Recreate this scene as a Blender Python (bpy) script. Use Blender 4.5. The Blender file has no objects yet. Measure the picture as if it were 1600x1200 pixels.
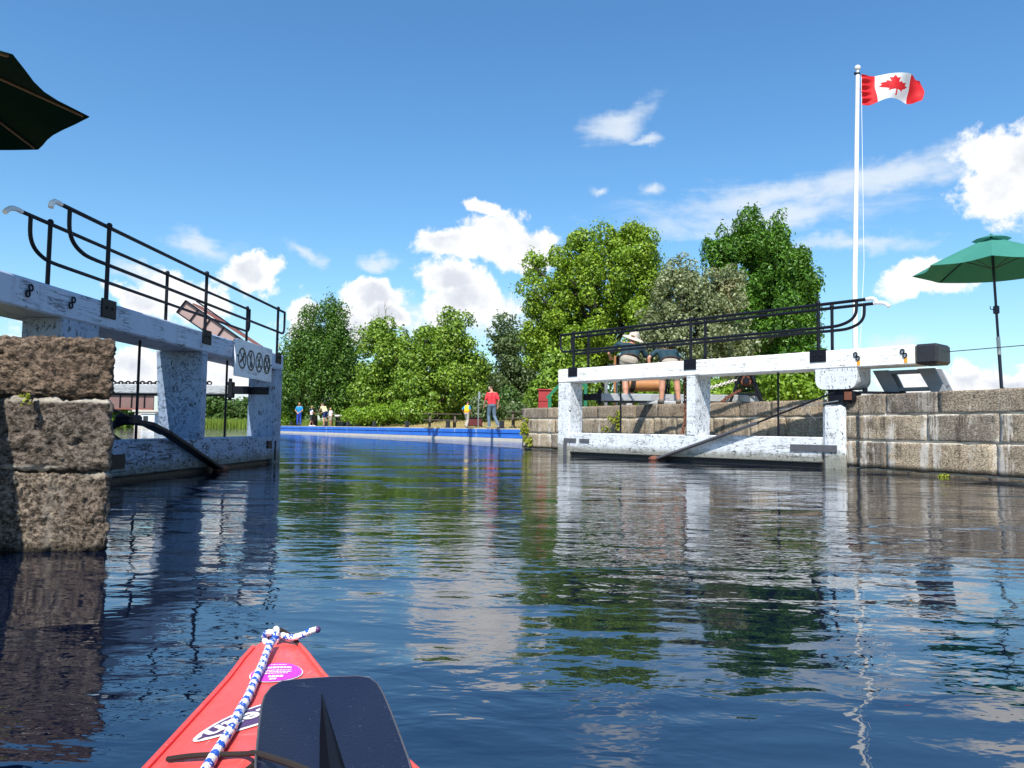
import bpy, bmesh, math, random
import numpy as np
from mathutils import Vector, Matrix, noise
R = math.radians
random.seed(7); rng = np.random.default_rng(7)
scene = bpy.context.scene
COL = scene.collection

# ---------------------------------------------------------------- camera, sky, sun, exposure
CAM_H, F = 0.5, 1200.0
PITCH, ROLL = math.atan(71 / 1200), R(0.83)
fwd = Vector((0, math.cos(PITCH), math.sin(PITCH)))
up0 = Vector((0, -math.sin(PITCH), math.cos(PITCH)))
rt0 = Vector((1, 0, 0))
RT = rt0 * math.cos(ROLL) + up0 * math.sin(ROLL)
UP = -rt0 * math.sin(ROLL) + up0 * math.cos(ROLL)
cam = bpy.data.objects.new('camera', bpy.data.cameras.new('camera'))
COL.objects.link(cam); scene.camera = cam
M = Matrix((RT, UP, -fwd)).transposed().to_4x4(); M.translation = (0, 0, CAM_H)
cam.matrix_world = M
cam.data.sensor_width = 36; cam.data.lens = 36 * F / 1600
cam.data.clip_start = 0.05; cam.data.clip_end = 6000

def ray(px, py):
    return fwd * F + RT * (px - 800) + UP * (600 - py)
def at(px, py, Y):
    """world point seen at photo pixel px,py at distance Y ahead"""
    d = ray(px, py); k = Y / d.y
    return Vector((d.x * k, Y, CAM_H + d.z * k))
def atz(px, py, z):
    d = ray(px, py); k = (z - CAM_H) / d.z
    return Vector((d.x * k, d.y * k, z))

SUN_EL = R(52)
SUN_DIR = Vector((-0.23 * math.cos(SUN_EL), -0.97 * math.cos(SUN_EL), math.sin(SUN_EL))).normalized()   # towards the sun
scene.view_settings.view_transform = 'Standard'; scene.view_settings.look = 'None'
scene.view_settings.exposure = 0.42; scene.view_settings.gamma = 1.0
scene.view_settings.use_curve_mapping = False
sl = bpy.data.lights.new('sun', 'SUN'); sl.energy = 5.0; sl.angle = R(0.5); sl.color = (1.0, 0.95, 0.86)
so = bpy.data.objects.new('sun', sl); COL.objects.link(so)
so.rotation_euler = SUN_DIR.to_track_quat('Z', 'Y').to_euler()

class NT:
    """tiny node helper"""
    def __init__(s, tree): s.t = tree; s.n = tree.nodes; s.l = tree.links
    def new(s, typ, **kw):
        nd = s.n.new(typ)
        for k, v in kw.items(): setattr(nd, k, v)
        return nd
    def inp(s, node, key, v):
        sock = node.inputs[key]
        if isinstance(v, bpy.types.NodeSocket): s.l.new(v, sock)
        elif v is not None: sock.default_value = v
    def math(s, op, a, b=None, c=None, clamp=False):
        nd = s.new('ShaderNodeMath', operation=op, use_clamp=clamp)
        s.inp(nd, 0, a)
        if b is not None: s.inp(nd, 1, b)
        if c is not None: s.inp(nd, 2, c)
        return nd.outputs[0]
    def mix(s, fac, a, b, mode='MIX'):
        nd = s.new('ShaderNodeMix', data_type='RGBA', blend_type=mode)
        s.inp(nd, 0, fac)
        s.inp(nd, 6, a if isinstance(a, bpy.types.NodeSocket) else (*a, 1)[:4])
        s.inp(nd, 7, b if isinstance(b, bpy.types.NodeSocket) else (*b, 1)[:4])
        return nd.outputs[2]
    def noise(s, vec, scale, detail=4, rough=0.55, dist=0.0):
        nd = s.new('ShaderNodeTexNoise'); s.inp(nd, 'Vector', vec)
        nd.inputs['Scale'].default_value = scale; nd.inputs['Detail'].default_value = detail
        nd.inputs['Roughness'].default_value = rough; nd.inputs['Distortion'].default_value = dist
        return nd.outputs['Fac']
    def smooth(s, v, lo, hi, a=0.0, b=1.0, kind='SMOOTHSTEP'):
        nd = s.new('ShaderNodeMapRange', interpolation_type=kind)
        s.inp(nd, 0, v); s.inp(nd, 1, lo); s.inp(nd, 2, hi); s.inp(nd, 3, a); s.inp(nd, 4, b)
        return nd.outputs[0]
    def mapping(s, vec, loc=(0, 0, 0), rot=(0, 0, 0), scale=(1, 1, 1), typ='POINT'):
        nd = s.new('ShaderNodeMapping', vector_type=typ); s.inp(nd, 0, vec)
        nd.inputs[1].default_value = loc; nd.inputs[2].default_value = rot; nd.inputs[3].default_value = scale
        return nd.outputs[0]

def build_world():
    w = bpy.data.worlds.new('World'); scene.world = w; w.use_nodes = True
    t = NT(w.node_tree); t.n.clear()
    sky = t.new('ShaderNodeTexSky', sky_type='NISHITA'); sky.sun_disc = False
    sky.sun_elevation = SUN_EL
    sky.sun_rotation = math.atan2(SUN_DIR.x, SUN_DIR.y)
    sky.air_density = 1.25; sky.dust_density = 0.35; sky.ozone_density = 2.2
    tc = t.new('ShaderNodeTexCoord'); g = tc.outputs['Generated']
    sep = t.new('ShaderNodeSeparateXYZ'); t.inp(sep, 0, g)
    az = t.math('ARCTAN2', sep.outputs[0], sep.outputs[1])
    el = t.math('ARCSINE', sep.outputs[2])
    ae = t.new('ShaderNodeCombineXYZ'); t.inp(ae, 0, az); t.inp(ae, 1, el); aev = ae.outputs[0]
    def AE(px, py):
        d = ray(px, py).normalized(); return math.atan2(d.x, d.y), math.asin(d.z)
    # domain warp so that edges billow
    wn = t.new('ShaderNodeTexNoise'); t.inp(wn, 'Vector', g); wn.inputs['Scale'].default_value = 11; wn.inputs['Detail'].default_value = 8; wn.inputs['Roughness'].default_value = 0.62
    wv = t.new('ShaderNodeVectorMath', operation='MULTIPLY_ADD'); t.inp(wv, 0, wn.outputs['Color'])
    wv.inputs[1].default_value = (0.085, 0.07, 0); t.inp(wv, 2, aev)
    warped = t.new('ShaderNodeVectorMath', operation='SUBTRACT'); t.inp(warped, 0, wv.outputs[0]); warped.inputs[1].default_value = (0.0425, 0.035, 0)
    wa = warped.outputs[0]
    def field(lst, vec):
        acc = None
        for (px, py, rx, ry, ang) in lst:
            a0, e0 = AE(px, py)
            m = t.mapping(vec, loc=(a0, e0, 0), rot=(0, 0, R(ang)), scale=(rx * 1.08 / F, ry * 1.1 / F, 1), typ='TEXTURE')
            ln = t.new('ShaderNodeVectorMath', operation='LENGTH'); t.inp(ln, 0, m)
            v = t.math('SUBTRACT', 1.0, ln.outputs['Value'])
            acc = v if acc is None else t.math('MAXIMUM', acc, v)
        return acc
    cumulus = [(700, 383, 72, 30, 0), (795, 375, 90, 52, -12), (764, 332, 46, 20, -12), (712, 432, 76, 40, -15), (735, 472, 80, 46, 0),
               (590, 463, 62, 30, 0), (625, 500, 55, 30, 0), (388, 428, 62, 32, -10), (1575, 258, 74, 58, 20), (1585, 300, 72, 48, 0),
               (1440, 438, 82, 28, 0), (1520, 592, 55, 30, 0), (1440, 600, 70, 26, 0), (1580, 600, 60, 26, 0), (467, 495, 35, 34, 0), (556, 520, 50, 40, 0),
               (205, 575, 55, 36, -12), (350, 585, 75, 45, 0), (225, 470, 60, 25, -20), (300, 470, 85, 34, -18),
               (1890, 430, 160, 70, 0), (2160, 560, 200, 60, 0), (-160, 520, 120, 60, 0), (-420, 430, 180, 70, 0)]
    f1 = field(cumulus, wa)
    n1 = t.noise(g, 24, 10, 0.62)
    dens = t.math('ADD', f1, t.math('MULTIPLY', t.math('SUBTRACT', n1, 0.5), 1.7))
    cum = t.smooth(dens, 0.09, 0.42)
    # generic broken cumulus for the rest of the sky (outside the photographed sector), same kind of cloud
    gm = t.mapping(g, scale=(1, 1, 2.6)); gn = t.noise(gm, 3.2, 9, 0.58, 0.3)
    side = t.smooth(t.math('ABSOLUTE', az), 0.72, 1.0)
    low = t.smooth(sep.outputs[2], 0.75, 0.35)
    gen = t.math('MULTIPLY', t.math('MULTIPLY', t.smooth(gn, 0.56, 0.68), side), low)
    cum = t.math('MAXIMUM', cum, gen)
    # thin wisps
    wis = [(965, 190, 62, 24, 18), (1000, 216, 40, 10, -8), (1240, 305, 250, 30, 3), (1420, 275, 120, 26, 10), (1345, 385, 110, 16, 0), (470, 401, 40, 16, -25), (318, 382, 62, 22, -10),
           (1022, 297, 26, 14, 8), (930, 307, 18, 10, 0), (1405, 532, 36, 14, 0), (590, 410, 30, 14, 0), (1200, 340, 230, 30, 0),
           (330, 620, 500, 40, 0), (1450, 620, 300, 36, 0), (225, 425, 34, 14, -20), (720, 500, 260, 40, 0)]
    f2 = field(wis, wa)
    ws = t.mapping(g, rot=(0, R(8), 0), scale=(1, 1, 4.0)); n2 = t.noise(ws, 10, 8, 0.62, 0.6)
    wd = t.math('ADD', f2, t.math('MULTIPLY', t.math('SUBTRACT', n2, 0.5), 1.6))
    wisp = t.math('MULTIPLY', t.smooth(wd, -0.05, 1.0), 0.80)
    # cloud brightness: billows; thick middles and bases greyer
    n3 = t.noise(t.mapping(g, loc=(0.003, 0.0, -0.010)), 24, 10, 0.62)
    relief = t.math('SUBTRACT', n1, n3)
    n4 = t.noise(g, 9, 3, 0.5)
    thick = t.smooth(dens, 0.30, 0.85)
    greyf = t.math('MULTIPLY', thick, t.smooth(n4, 0.38, 0.62))
    greyf = t.math('ADD', greyf, t.math('MULTIPLY', relief, -2.0), clamp=True)
    ccol = t.mix(greyf, (8.0, 8.0, 8.0), (5.3, 5.6, 6.2))
    # sky colour grade (richer blue, as the photograph renders this sky)
    hs = t.new('ShaderNodeHueSaturation'); t.inp(hs, 'Color', sky.outputs[0]); hs.inputs['Saturation'].default_value = 1.18; hs.inputs['Value'].default_value = 1.0
    base = t.mix(1.0, hs.outputs[0], (0.84, 1.09, 1.24), 'MULTIPLY')
    haze = t.smooth(sep.outputs[2], 0.20, 0.0)
    base = t.mix(t.math('MULTIPLY', haze, 0.30), base, (4.1, 5.5, 6.9))
    c1 = t.mix(wisp, base, (6.2, 6.7, 7.2)); c2 = t.mix(cum, c1, ccol)
    bg = t.new('ShaderNodeBackground'); t.inp(bg, 0, c2); bg.inputs[1].default_value = 0.105
    out = t.new('ShaderNodeOutputWorld'); t.l.new(bg.outputs[0], out.inputs[0])
build_world()

# ---------------------------------------------------------------- materials
MATS = {}
def mat(name):
    if name in MATS: return None
    m = bpy.data.materials.new(name); m.use_nodes = True; MATS[name] = m
    return m
def simple(name, col, rough=0.6, metal=0.0, var=0.15, vscale=6.0, bump=0.0, bscale=40.0, spec=0.5, trans=0.0):
    if name in MATS: return MATS[name]
    m = mat(name); t = NT(m.node_tree); b = t.n['Principled BSDF']
    tc = t.new('ShaderNodeTexCoord').outputs['Object']
    n = t.noise(tc, vscale, 5)
    c = t.mix(n, [x * (1 - var) for x in col], [min(1, x * (1 + var)) for x in col])
    t.inp(b, 'Base Color', c); b.inputs['Roughness'].default_value = rough; b.inputs['Metallic'].default_value = metal
    b.inputs['Specular IOR Level'].default_value = spec
    if bump:
        bp = t.new('ShaderNodeBump'); bp.inputs['Distance'].default_value = bump; t.inp(bp, 'Height', t.noise(tc, bscale, 6)); t.inp(b, 'Normal', bp.outputs[0])
    if trans:
        tr = t.new('ShaderNodeBsdfTranslucent'); t.inp(tr, 0, c); mx = t.new('ShaderNodeMixShader'); mx.inputs[0].default_value = trans
        t.l.new(b.outputs[0], mx.inputs[1]); t.l.new(tr.outputs[0], mx.inputs[2]); t.l.new(mx.outputs[0], t.n['Material Output'].inputs[0])
    return m
def paint(name, white, under, chip, rot=0.0, bottom=None, st=(1, 1, 1.4)):
    """flaking white paint on timber: grain cracks along the board, chips, dirt runs. rot turns x along the board"""
    m = mat(name); t = NT(m.node_tree); b = t.n['Principled BSDF']
    tc = t.new('ShaderNodeTexCoord').outputs['Object']
    g = t.mapping(tc, rot=(0, 0, rot))
    lng = t.mapping(g, scale=(1.6, 14, 22)); up = t.mapping(g, scale=(14, 14, 1.4))
    a = t.noise(lng, 1.0, 7, 0.62, 0.4)
    spk = t.noise(t.mapping(g, scale=st), 34, 4, 0.7, 0.5)
    spk2 = t.noise(g, 11, 5, 0.7, 0.4)
    crack = t.smooth(t.math('ABSOLUTE', t.math('SUBTRACT', a, 0.5)), 0.004, 0.018, 1.0, 0.0)
    patch = t.smooth(t.noise(g, 2.3, 4, 0.6), 0.42, 0.62)
    crack = t.math('MULTIPLY', crack, patch)
    chipm = t.smooth(t.math('ADD', spk, t.math('MULTIPLY', t.math('SUBTRACT', spk2, 0.5), 0.5)), 0.72 - chip, 0.755 - chip)
    mask = t.math('MAXIMUM', chipm, t.math('MULTIPLY', crack, 0.85))
    dirt = t.smooth(t.noise(up, 1.0, 5, 0.6), 0.5, 0.75)
    c = t.mix(t.math('MULTIPLY', dirt, 0.55), white, [x * 0.62 for x in white])
    if bottom is not None:     # algae and rust towards the waterline
        sp = t.new('ShaderNodeSeparateXYZ'); t.inp(sp, 0, t.new('ShaderNodeNewGeometry').outputs['Position'])
        k = t.math('MULTIPLY', t.smooth(t.math('ADD', sp.outputs[2], t.math('MULTIPLY', spk2, -0.18)), bottom, bottom - 0.14), 0.75)
        c = t.mix(k, c, (0.11, 0.10, 0.045))
    c = t.mix(mask, c, under)
    t.inp(b, 'Base Color', c); b.inputs['Roughness'].default_value = 0.55
    bp = t.new('ShaderNodeBump'); bp.inputs['Distance'].default_value = 0.004
    t.inp(bp, 'Height', t.math('SUBTRACT', t.math('MULTIPLY', a, 0.5), mask)); t.inp(b, 'Normal', bp.outputs[0])
    return m
def stone(name, c1, c2, dark=0.55, bumpd=0.02, streak=0.5, wet=0.10, joints=()):
    m = mat(name); t = NT(m.node_tree); b = t.n['Principled BSDF']
    tc = t.new('ShaderNodeTexCoord').outputs['Object']
    oi = t.new('ShaderNodeObjectInfo').outputs['Random']
    off = t.new('ShaderNodeCombineXYZ'); t.inp(off, 0, t.math('MULTIPLY', oi, 37)); t.inp(off, 2, t.math('MULTIPLY', oi, 11))
    vv = t.new('ShaderNodeVectorMath', operation='ADD'); t.inp(vv, 0, tc); t.inp(vv, 1, off.outputs[0]); v = vv.outputs[0]
    big = t.noise(v, 2.6, 6, 0.65); mid = t.noise(v, 14, 7, 0.7); fine = t.noise(t.mapping(v, scale=(1, 1, 1.5)), 42, 9, 0.8)
    c = t.mix(t.smooth(big, 0.35, 0.65), c1, c2)
    c = t.mix(1.0, c, t.mix(oi, (0.62, 0.62, 0.64), (1.2, 1.12, 1.0)), 'MULTIPLY')
    c = t.mix(t.math('MULTIPLY', t.smooth(mid, 0.44, 0.30), dark), c, (0.030, 0.022, 0.015))
    c = t.mix(t.math('MULTIPLY', t.smooth(fine, 0.60, 0.42), dark), c, (0.035, 0.026, 0.018))
    c = t.mix(t.math('MULTIPLY', t.smooth(fine, 0.60, 0.78), 0.4), c, (0.85, 0.78, 0.68))
    # run marks down the face: lime (pale) and soot (dark)
    sv = t.mapping(tc, scale=(5.5, 5.5, 0.55)); s1 = t.noise(sv, 1.0, 6, 0.7); s2 = t.noise(t.mapping(sv, loc=(13, 5, 2)), 1.2, 6, 0.72)
    brk = t.noise(t.mapping(tc, loc=(4, 9, 1)), 3.0, 5, 0.7)
    c = t.mix(t.math('MULTIPLY', t.math('MULTIPLY', t.smooth(s2, 0.51, 0.64), 0.62 * streak * 1.3), t.smooth(brk, 0.42, 0.56), clamp=True), c, (0.035, 0.026, 0.020))
    c = t.mix(t.math('MULTIPLY', t.math('MULTIPLY', t.smooth(s1, 0.55, 0.61), streak * 1.2), t.smooth(brk, 0.60, 0.46), clamp=True), c, (0.58, 0.53, 0.46))
    sp = t.new('ShaderNodeSeparateXYZ'); t.inp(sp, 0, t.new('ShaderNodeNewGeometry').outputs['Position'])
    for jz in joints:
        dj = t.math('ABSOLUTE', t.math('SUBTRACT', t.math('ADD', sp.outputs[2], t.math('MULTIPLY', t.math('SUBTRACT', mid, 0.5), 0.035)), jz))
        c = t.mix(t.math('MULTIPLY', t.math('MULTIPLY', t.smooth(dj, 0.026, 0.008), 0.85), t.smooth(big, 0.40, 0.52)), c, (0.74, 0.68, 0.58))
    wetk = t.smooth(t.math('ADD', sp.outputs[2], t.math('MULTIPLY', mid, -0.05)), wet, wet - 0.06)
    c = t.mix(t.math('MULTIPLY', wetk, 0.8), c, (0.020, 0.018, 0.012))
    t.inp(b, 'Base Color', c); b.inputs['Roughness'].default_value = 0.9
    b.inputs['Specular IOR Level'].default_value = 0.2
    bp = t.new('ShaderNodeBump'); bp.inputs['Distance'].default_value = bumpd
    h = t.math('ADD', mid, t.math('MULTIPLY', fine, 0.6)); t.inp(bp, 'Height', h); t.inp(b, 'Normal', bp.outputs[0])
    return m
def leafmat(name, c1, c2, c3=None, trans=0.32, odd=None):
    m = mat(name); t = NT(m.node_tree); b = t.n['Principled BSDF']
    geo = t.new('ShaderNodeNewGeometry'); ri = geo.outputs['Random Per Island']
    tc = t.new('ShaderNodeTexCoord').outputs['Object']
    n = t.noise(tc, 0.7, 4, 0.6)
    c = t.mix(ri, c1, c2)
    if c3: c = t.mix(t.smooth(n, 0.45, 0.70), c, c3)
    if odd:
        n2 = t.noise(t.mapping(tc, loc=(5, 3, 1)), 0.55, 5, 0.65); c = t.mix(t.math('MULTIPLY', t.smooth(n2, 0.58, 0.70), 0.6), c, odd)
    t.inp(b, 'Base Color', c); b.inputs['Roughness'].default_value = 0.45; b.inputs['Specular IOR Level'].default_value = 0.35
    tr = t.new('ShaderNodeBsdfTranslucent'); t.inp(tr, 0, t.mix(1.0, c, (1.25, 1.3, 0.6), 'MULTIPLY'))
    mx = t.new('ShaderNodeMixShader'); mx.inputs[0].default_value = trans
    t.l.new(b.outputs[0], mx.inputs[1]); t.l.new(tr.outputs[0], mx.inputs[2]); t.l.new(mx.outputs[0], t.n['Material Output'].inputs[0])
    return m

TH_R = math.atan2(0.756, -0.655)
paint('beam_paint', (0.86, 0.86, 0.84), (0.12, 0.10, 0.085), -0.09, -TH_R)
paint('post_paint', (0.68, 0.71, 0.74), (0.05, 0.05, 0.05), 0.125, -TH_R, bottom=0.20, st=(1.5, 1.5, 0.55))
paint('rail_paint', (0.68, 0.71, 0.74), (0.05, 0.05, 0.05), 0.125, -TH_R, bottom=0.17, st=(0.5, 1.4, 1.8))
paint('shaded_beam_paint', (0.40, 0.48, 0.62), (0.03, 0.03, 0.035), 0.04, -R(90))  # left gate: same white paint as the right one, bluish shade in the colour
paint('shaded_post_paint', (0.24, 0.315, 0.44), (0.03, 0.035, 0.05), 0.12, -R(90), bottom=0.14, st=(1.5, 1.5, 0.55))  # post paint with the gate's shade put into the colour
paint('shaded_rail_paint', (0.24, 0.315, 0.44), (0.012, 0.016, 0.025), 0.15, -R(90), bottom=0.12, st=(0.5, 1.4, 1.8))  # lower beam paint, shade likewise in the colour
simple('shaded_step_paint', (0.22, 0.24, 0.27), 0.7, 0, 0.25, 9)  # pale steps, greyed in colour for the shadow of the beam overhead
paint('grey_timber_paint', (0.40, 0.42, 0.44), (0.12, 0.11, 0.10), 0.03, 0)
paint('sign_white', (0.72, 0.74, 0.78), (0.35, 0.36, 0.4), -0.12, -R(90))
simple('wet_timber', (0.012, 0.011, 0.010), 0.5, 0, 0.4, 8, 0.01, 30)
simple('black_iron', (0.006, 0.007, 0.012), 0.5, 0.0, 0.4, 20, 0.0006, 60, spec=0.22)
simple('grey_iron', (0.085, 0.085, 0.095), 0.55, 0.0, 0.4, 14, 0.003, 60)
simple('cap_white', (0.85, 0.85, 0.83), 0.4, 0, 0.08)
simple('rust', (0.16, 0.055, 0.03), 0.8, 0.1, 0.5, 20, 0.004, 80)
simple('orange_stain', (0.75, 0.33, 0.03), 0.7, 0, 0.2)
simple('black_paint', (0.02, 0.02, 0.024), 0.45, 0, 0.5, 12, 0.004, 30)
stone('wall_stone', (0.66, 0.57, 0.44), (0.48, 0.40, 0.31), 0.75, 0.02, 0.9, joints=(0.77, 0.415))
stone('coping_stone', (0.56, 0.48, 0.38), (0.40, 0.33, 0.26), 0.8, 0.02, 0.35, joints=(0.77,))
stone('pier_stone', (0.52, 0.44, 0.36), (0.37, 0.30, 0.25), 0.95, 0.03, 0.25, 0.03, joints=(0.600, 0.312))
stone('pier_top_stone', (0.40, 0.31, 0.24), (0.27, 0.20, 0.155), 0.95, 0.03, 0.15, 0.0)
simple('mortar', (0.75, 0.68, 0.58), 0.9, 0, 0.35, 8, 0.006, 40)
simple('concrete', (0.50, 0.47, 0.42), 0.9, 0, 0.25, 3, 0.004, 40)
def blue_mat():
    m = mat('blue_paint'); t = NT(m.node_tree); b = t.n['Principled BSDF']; p = t.new('ShaderNodeTexCoord').outputs['Object']
    c = t.mix(t.noise(p, 1.3, 5), (0.012, 0.10, 0.50), (0.035, 0.20, 0.68)); st_ = t.noise(t.mapping(p, scale=(3.0, 3.0, .25)), 1.0, 6, .7)
    c = t.mix(t.math('MULTIPLY', t.smooth(st_, .58, .68), .7), c, (0.55, 0.60, 0.68)); sc = t.noise(t.mapping(p, scale=(2, 2, 8)), 2.0, 6, .7)
    c = t.mix(t.math('MULTIPLY', t.smooth(sc, .60, .68), .6), c, (0.05, 0.05, 0.06)); t.inp(b, 'Base Color', c); b.inputs['Roughness'].default_value = .55
blue_mat()
simple('bark', (0.06, 0.045, 0.035), 0.9, 0, 0.4, 4, 0.03, 12)
simple('dead_wood', (0.30, 0.26, 0.22), 0.9, 0, 0.3, 4)
simple('tree_core', (0.02, 0.03, 0.012), 1.0, 0, 0.3, 2)
leafmat('leaf_cedar', (0.035, 0.094, 0.014), (0.136, 0.254, 0.033), (0.088, 0.177, 0.024), 0.18)
leafmat('leaf_maple', (0.088, 0.177, 0.014), (0.319, 0.448, 0.035), (0.189, 0.319, 0.026), 0.18)
leafmat('leaf_yellow', (0.080, 0.165, 0.018), (0.29, 0.43, 0.045), (0.16, 0.27, 0.035), 0.18, odd=(0.30, 0.32, 0.10))
leafmat('leaf_grey', (0.059, 0.100, 0.035), (0.201, 0.271, 0.118), (0.106, 0.177, 0.065), 0.3)
leafmat('leaf_olive', (0.130, 0.165, 0.088), (0.425, 0.472, 0.260), (0.177, 0.212, 0.094), 0.25, odd=(0.283, 0.171, 0.071))
leafmat('leaf_ash', (0.029, 0.100, 0.012), (0.165, 0.342, 0.035), (0.071, 0.177, 0.024), 0.18)
leafmat('leaf_bush', (0.153, 0.271, 0.026), (0.283, 0.425, 0.041), (0.189, 0.330, 0.035), 0.35)
leafmat('leaf_far', (0.055, 0.12, 0.025), (0.11, 0.19, 0.045), None, 0.25)
leafmat('leaf_weed', (0.26, 0.32, 0.04), (0.42, 0.44, 0.06), None, 0.35)
leafmat('reed_blade', (0.15, 0.24, 0.03), (0.27, 0.34, 0.06), None, 0.25)
leafmat('dry_grass', (0.36, 0.28, 0.11), (0.52, 0.42, 0.18), (0.26, 0.27, 0.08), 0.2)

def ground_mat():
    m = mat('ground_mix'); t = NT(m.node_tree); b = t.n['Principled BSDF']
    p = t.new('ShaderNodeTexCoord').outputs['Object']
    a = t.noise(p, 0.35, 6, 0.65); f = t.noise(p, 9, 6, 0.7)
    c = t.mix(t.smooth(a, 0.42, 0.62), (0.46, 0.36, 0.16), (0.24, 0.25, 0.075)); c = t.mix(t.smooth(f, 0.62, 0.38), c, (0.24, 0.17, 0.08))
    t.inp(b, 'Base Color', c); b.inputs['Roughness'].default_value = 0.95
    bp = t.new('ShaderNodeBump'); bp.inputs['Distance'].default_value = 0.05; t.inp(bp, 'Height', f); t.inp(b, 'Normal', bp.outputs[0])
ground_mat()
def water_mat():
    m = mat('water'); t = NT(m.node_tree); b = t.n['Principled BSDF']
    p = t.new('ShaderNodeTexCoord').outputs['Object']
    b.inputs['Base Color'].default_value = (0.0004, 0.0030, 0.014, 1); b.inputs['Roughness'].default_value = 0.015; b.inputs['IOR'].default_value = 2.3
    def nz(sc, sx, sy, rot, det, rough=0.5, dist=0.0):
        return t.noise(t.mapping(p, rot=(0, 0, R(rot)), scale=(sx, sy, 1)), sc, det, rough, dist)
    swell = nz(0.9, 0.6, 1.0, 12, 2); rip = nz(3.4, 0.55, 1.0, -14, 3, 0.55, 0.5); rip2 = nz(8.5, 0.6, 1.0, 20, 3, 0.55, 0.6); fine = nz(26, 0.6, 1.0, -8, 2)
    gust = t.smooth(t.noise(t.mapping(p, rot=(0, 0, R(25)), scale=(0.6, 1.6, 1)), 0.55, 4, 0.6), 0.38, 0.66, 0.25, 1.45)
    h = t.math('MULTIPLY', swell, 0.013)
    h = t.math('ADD', h, t.math('MULTIPLY', t.math('MULTIPLY', rip, 0.0064), gust))
    h = t.math('ADD', h, t.math('MULTIPLY', t.math('MULTIPLY', rip2, 0.0036), gust))
    h = t.math('ADD', h, t.math('MULTIPLY', t.math('MULTIPLY', fine, 0.0009), gust))
    bp = t.new('ShaderNodeBump'); bp.inputs['Distance'].default_value = 1.0; bp.inputs['Strength'].default_value = 1.0
    t.inp(bp, 'Height', h); t.inp(b, 'Normal', bp.outputs[0])
water_mat()

# ---------------------------------------------------------------- object helpers
OFF = {}
def thing(name, label, cat, loc=(0, 0, 0), group=None, kind=None, rz=0.0):
    o = bpy.data.objects.new(name, None); COL.objects.link(o); o.location = loc; o.rotation_euler = (0, 0, rz)
    o.empty_display_size = 0.1
    o['label'] = label; o['category'] = cat
    if group: o['group'] = group
    if kind: o['kind'] = kind
    OFF[o.name] = Vector(loc); return o
def tag(o, label, cat, group=None, kind=None):
    o['label'] = label; o['category'] = cat
    if group: o['group'] = group
    if kind: o['kind'] = kind
    return o
def link(name, me, parent=None, mats=(), smooth=False):
    o = bpy.data.objects.new(name, me); COL.objects.link(o)
    for m in mats: me.materials.append(MATS[m] if isinstance(m, str) else m)
    if smooth and len(me.polygons): me.polygons.foreach_set('use_smooth', [True] * len(me.polygons))
    if parent is not None:
        o.parent = parent; OFF[o.name] = OFF.get(parent.name, Vector())
    return o
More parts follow.
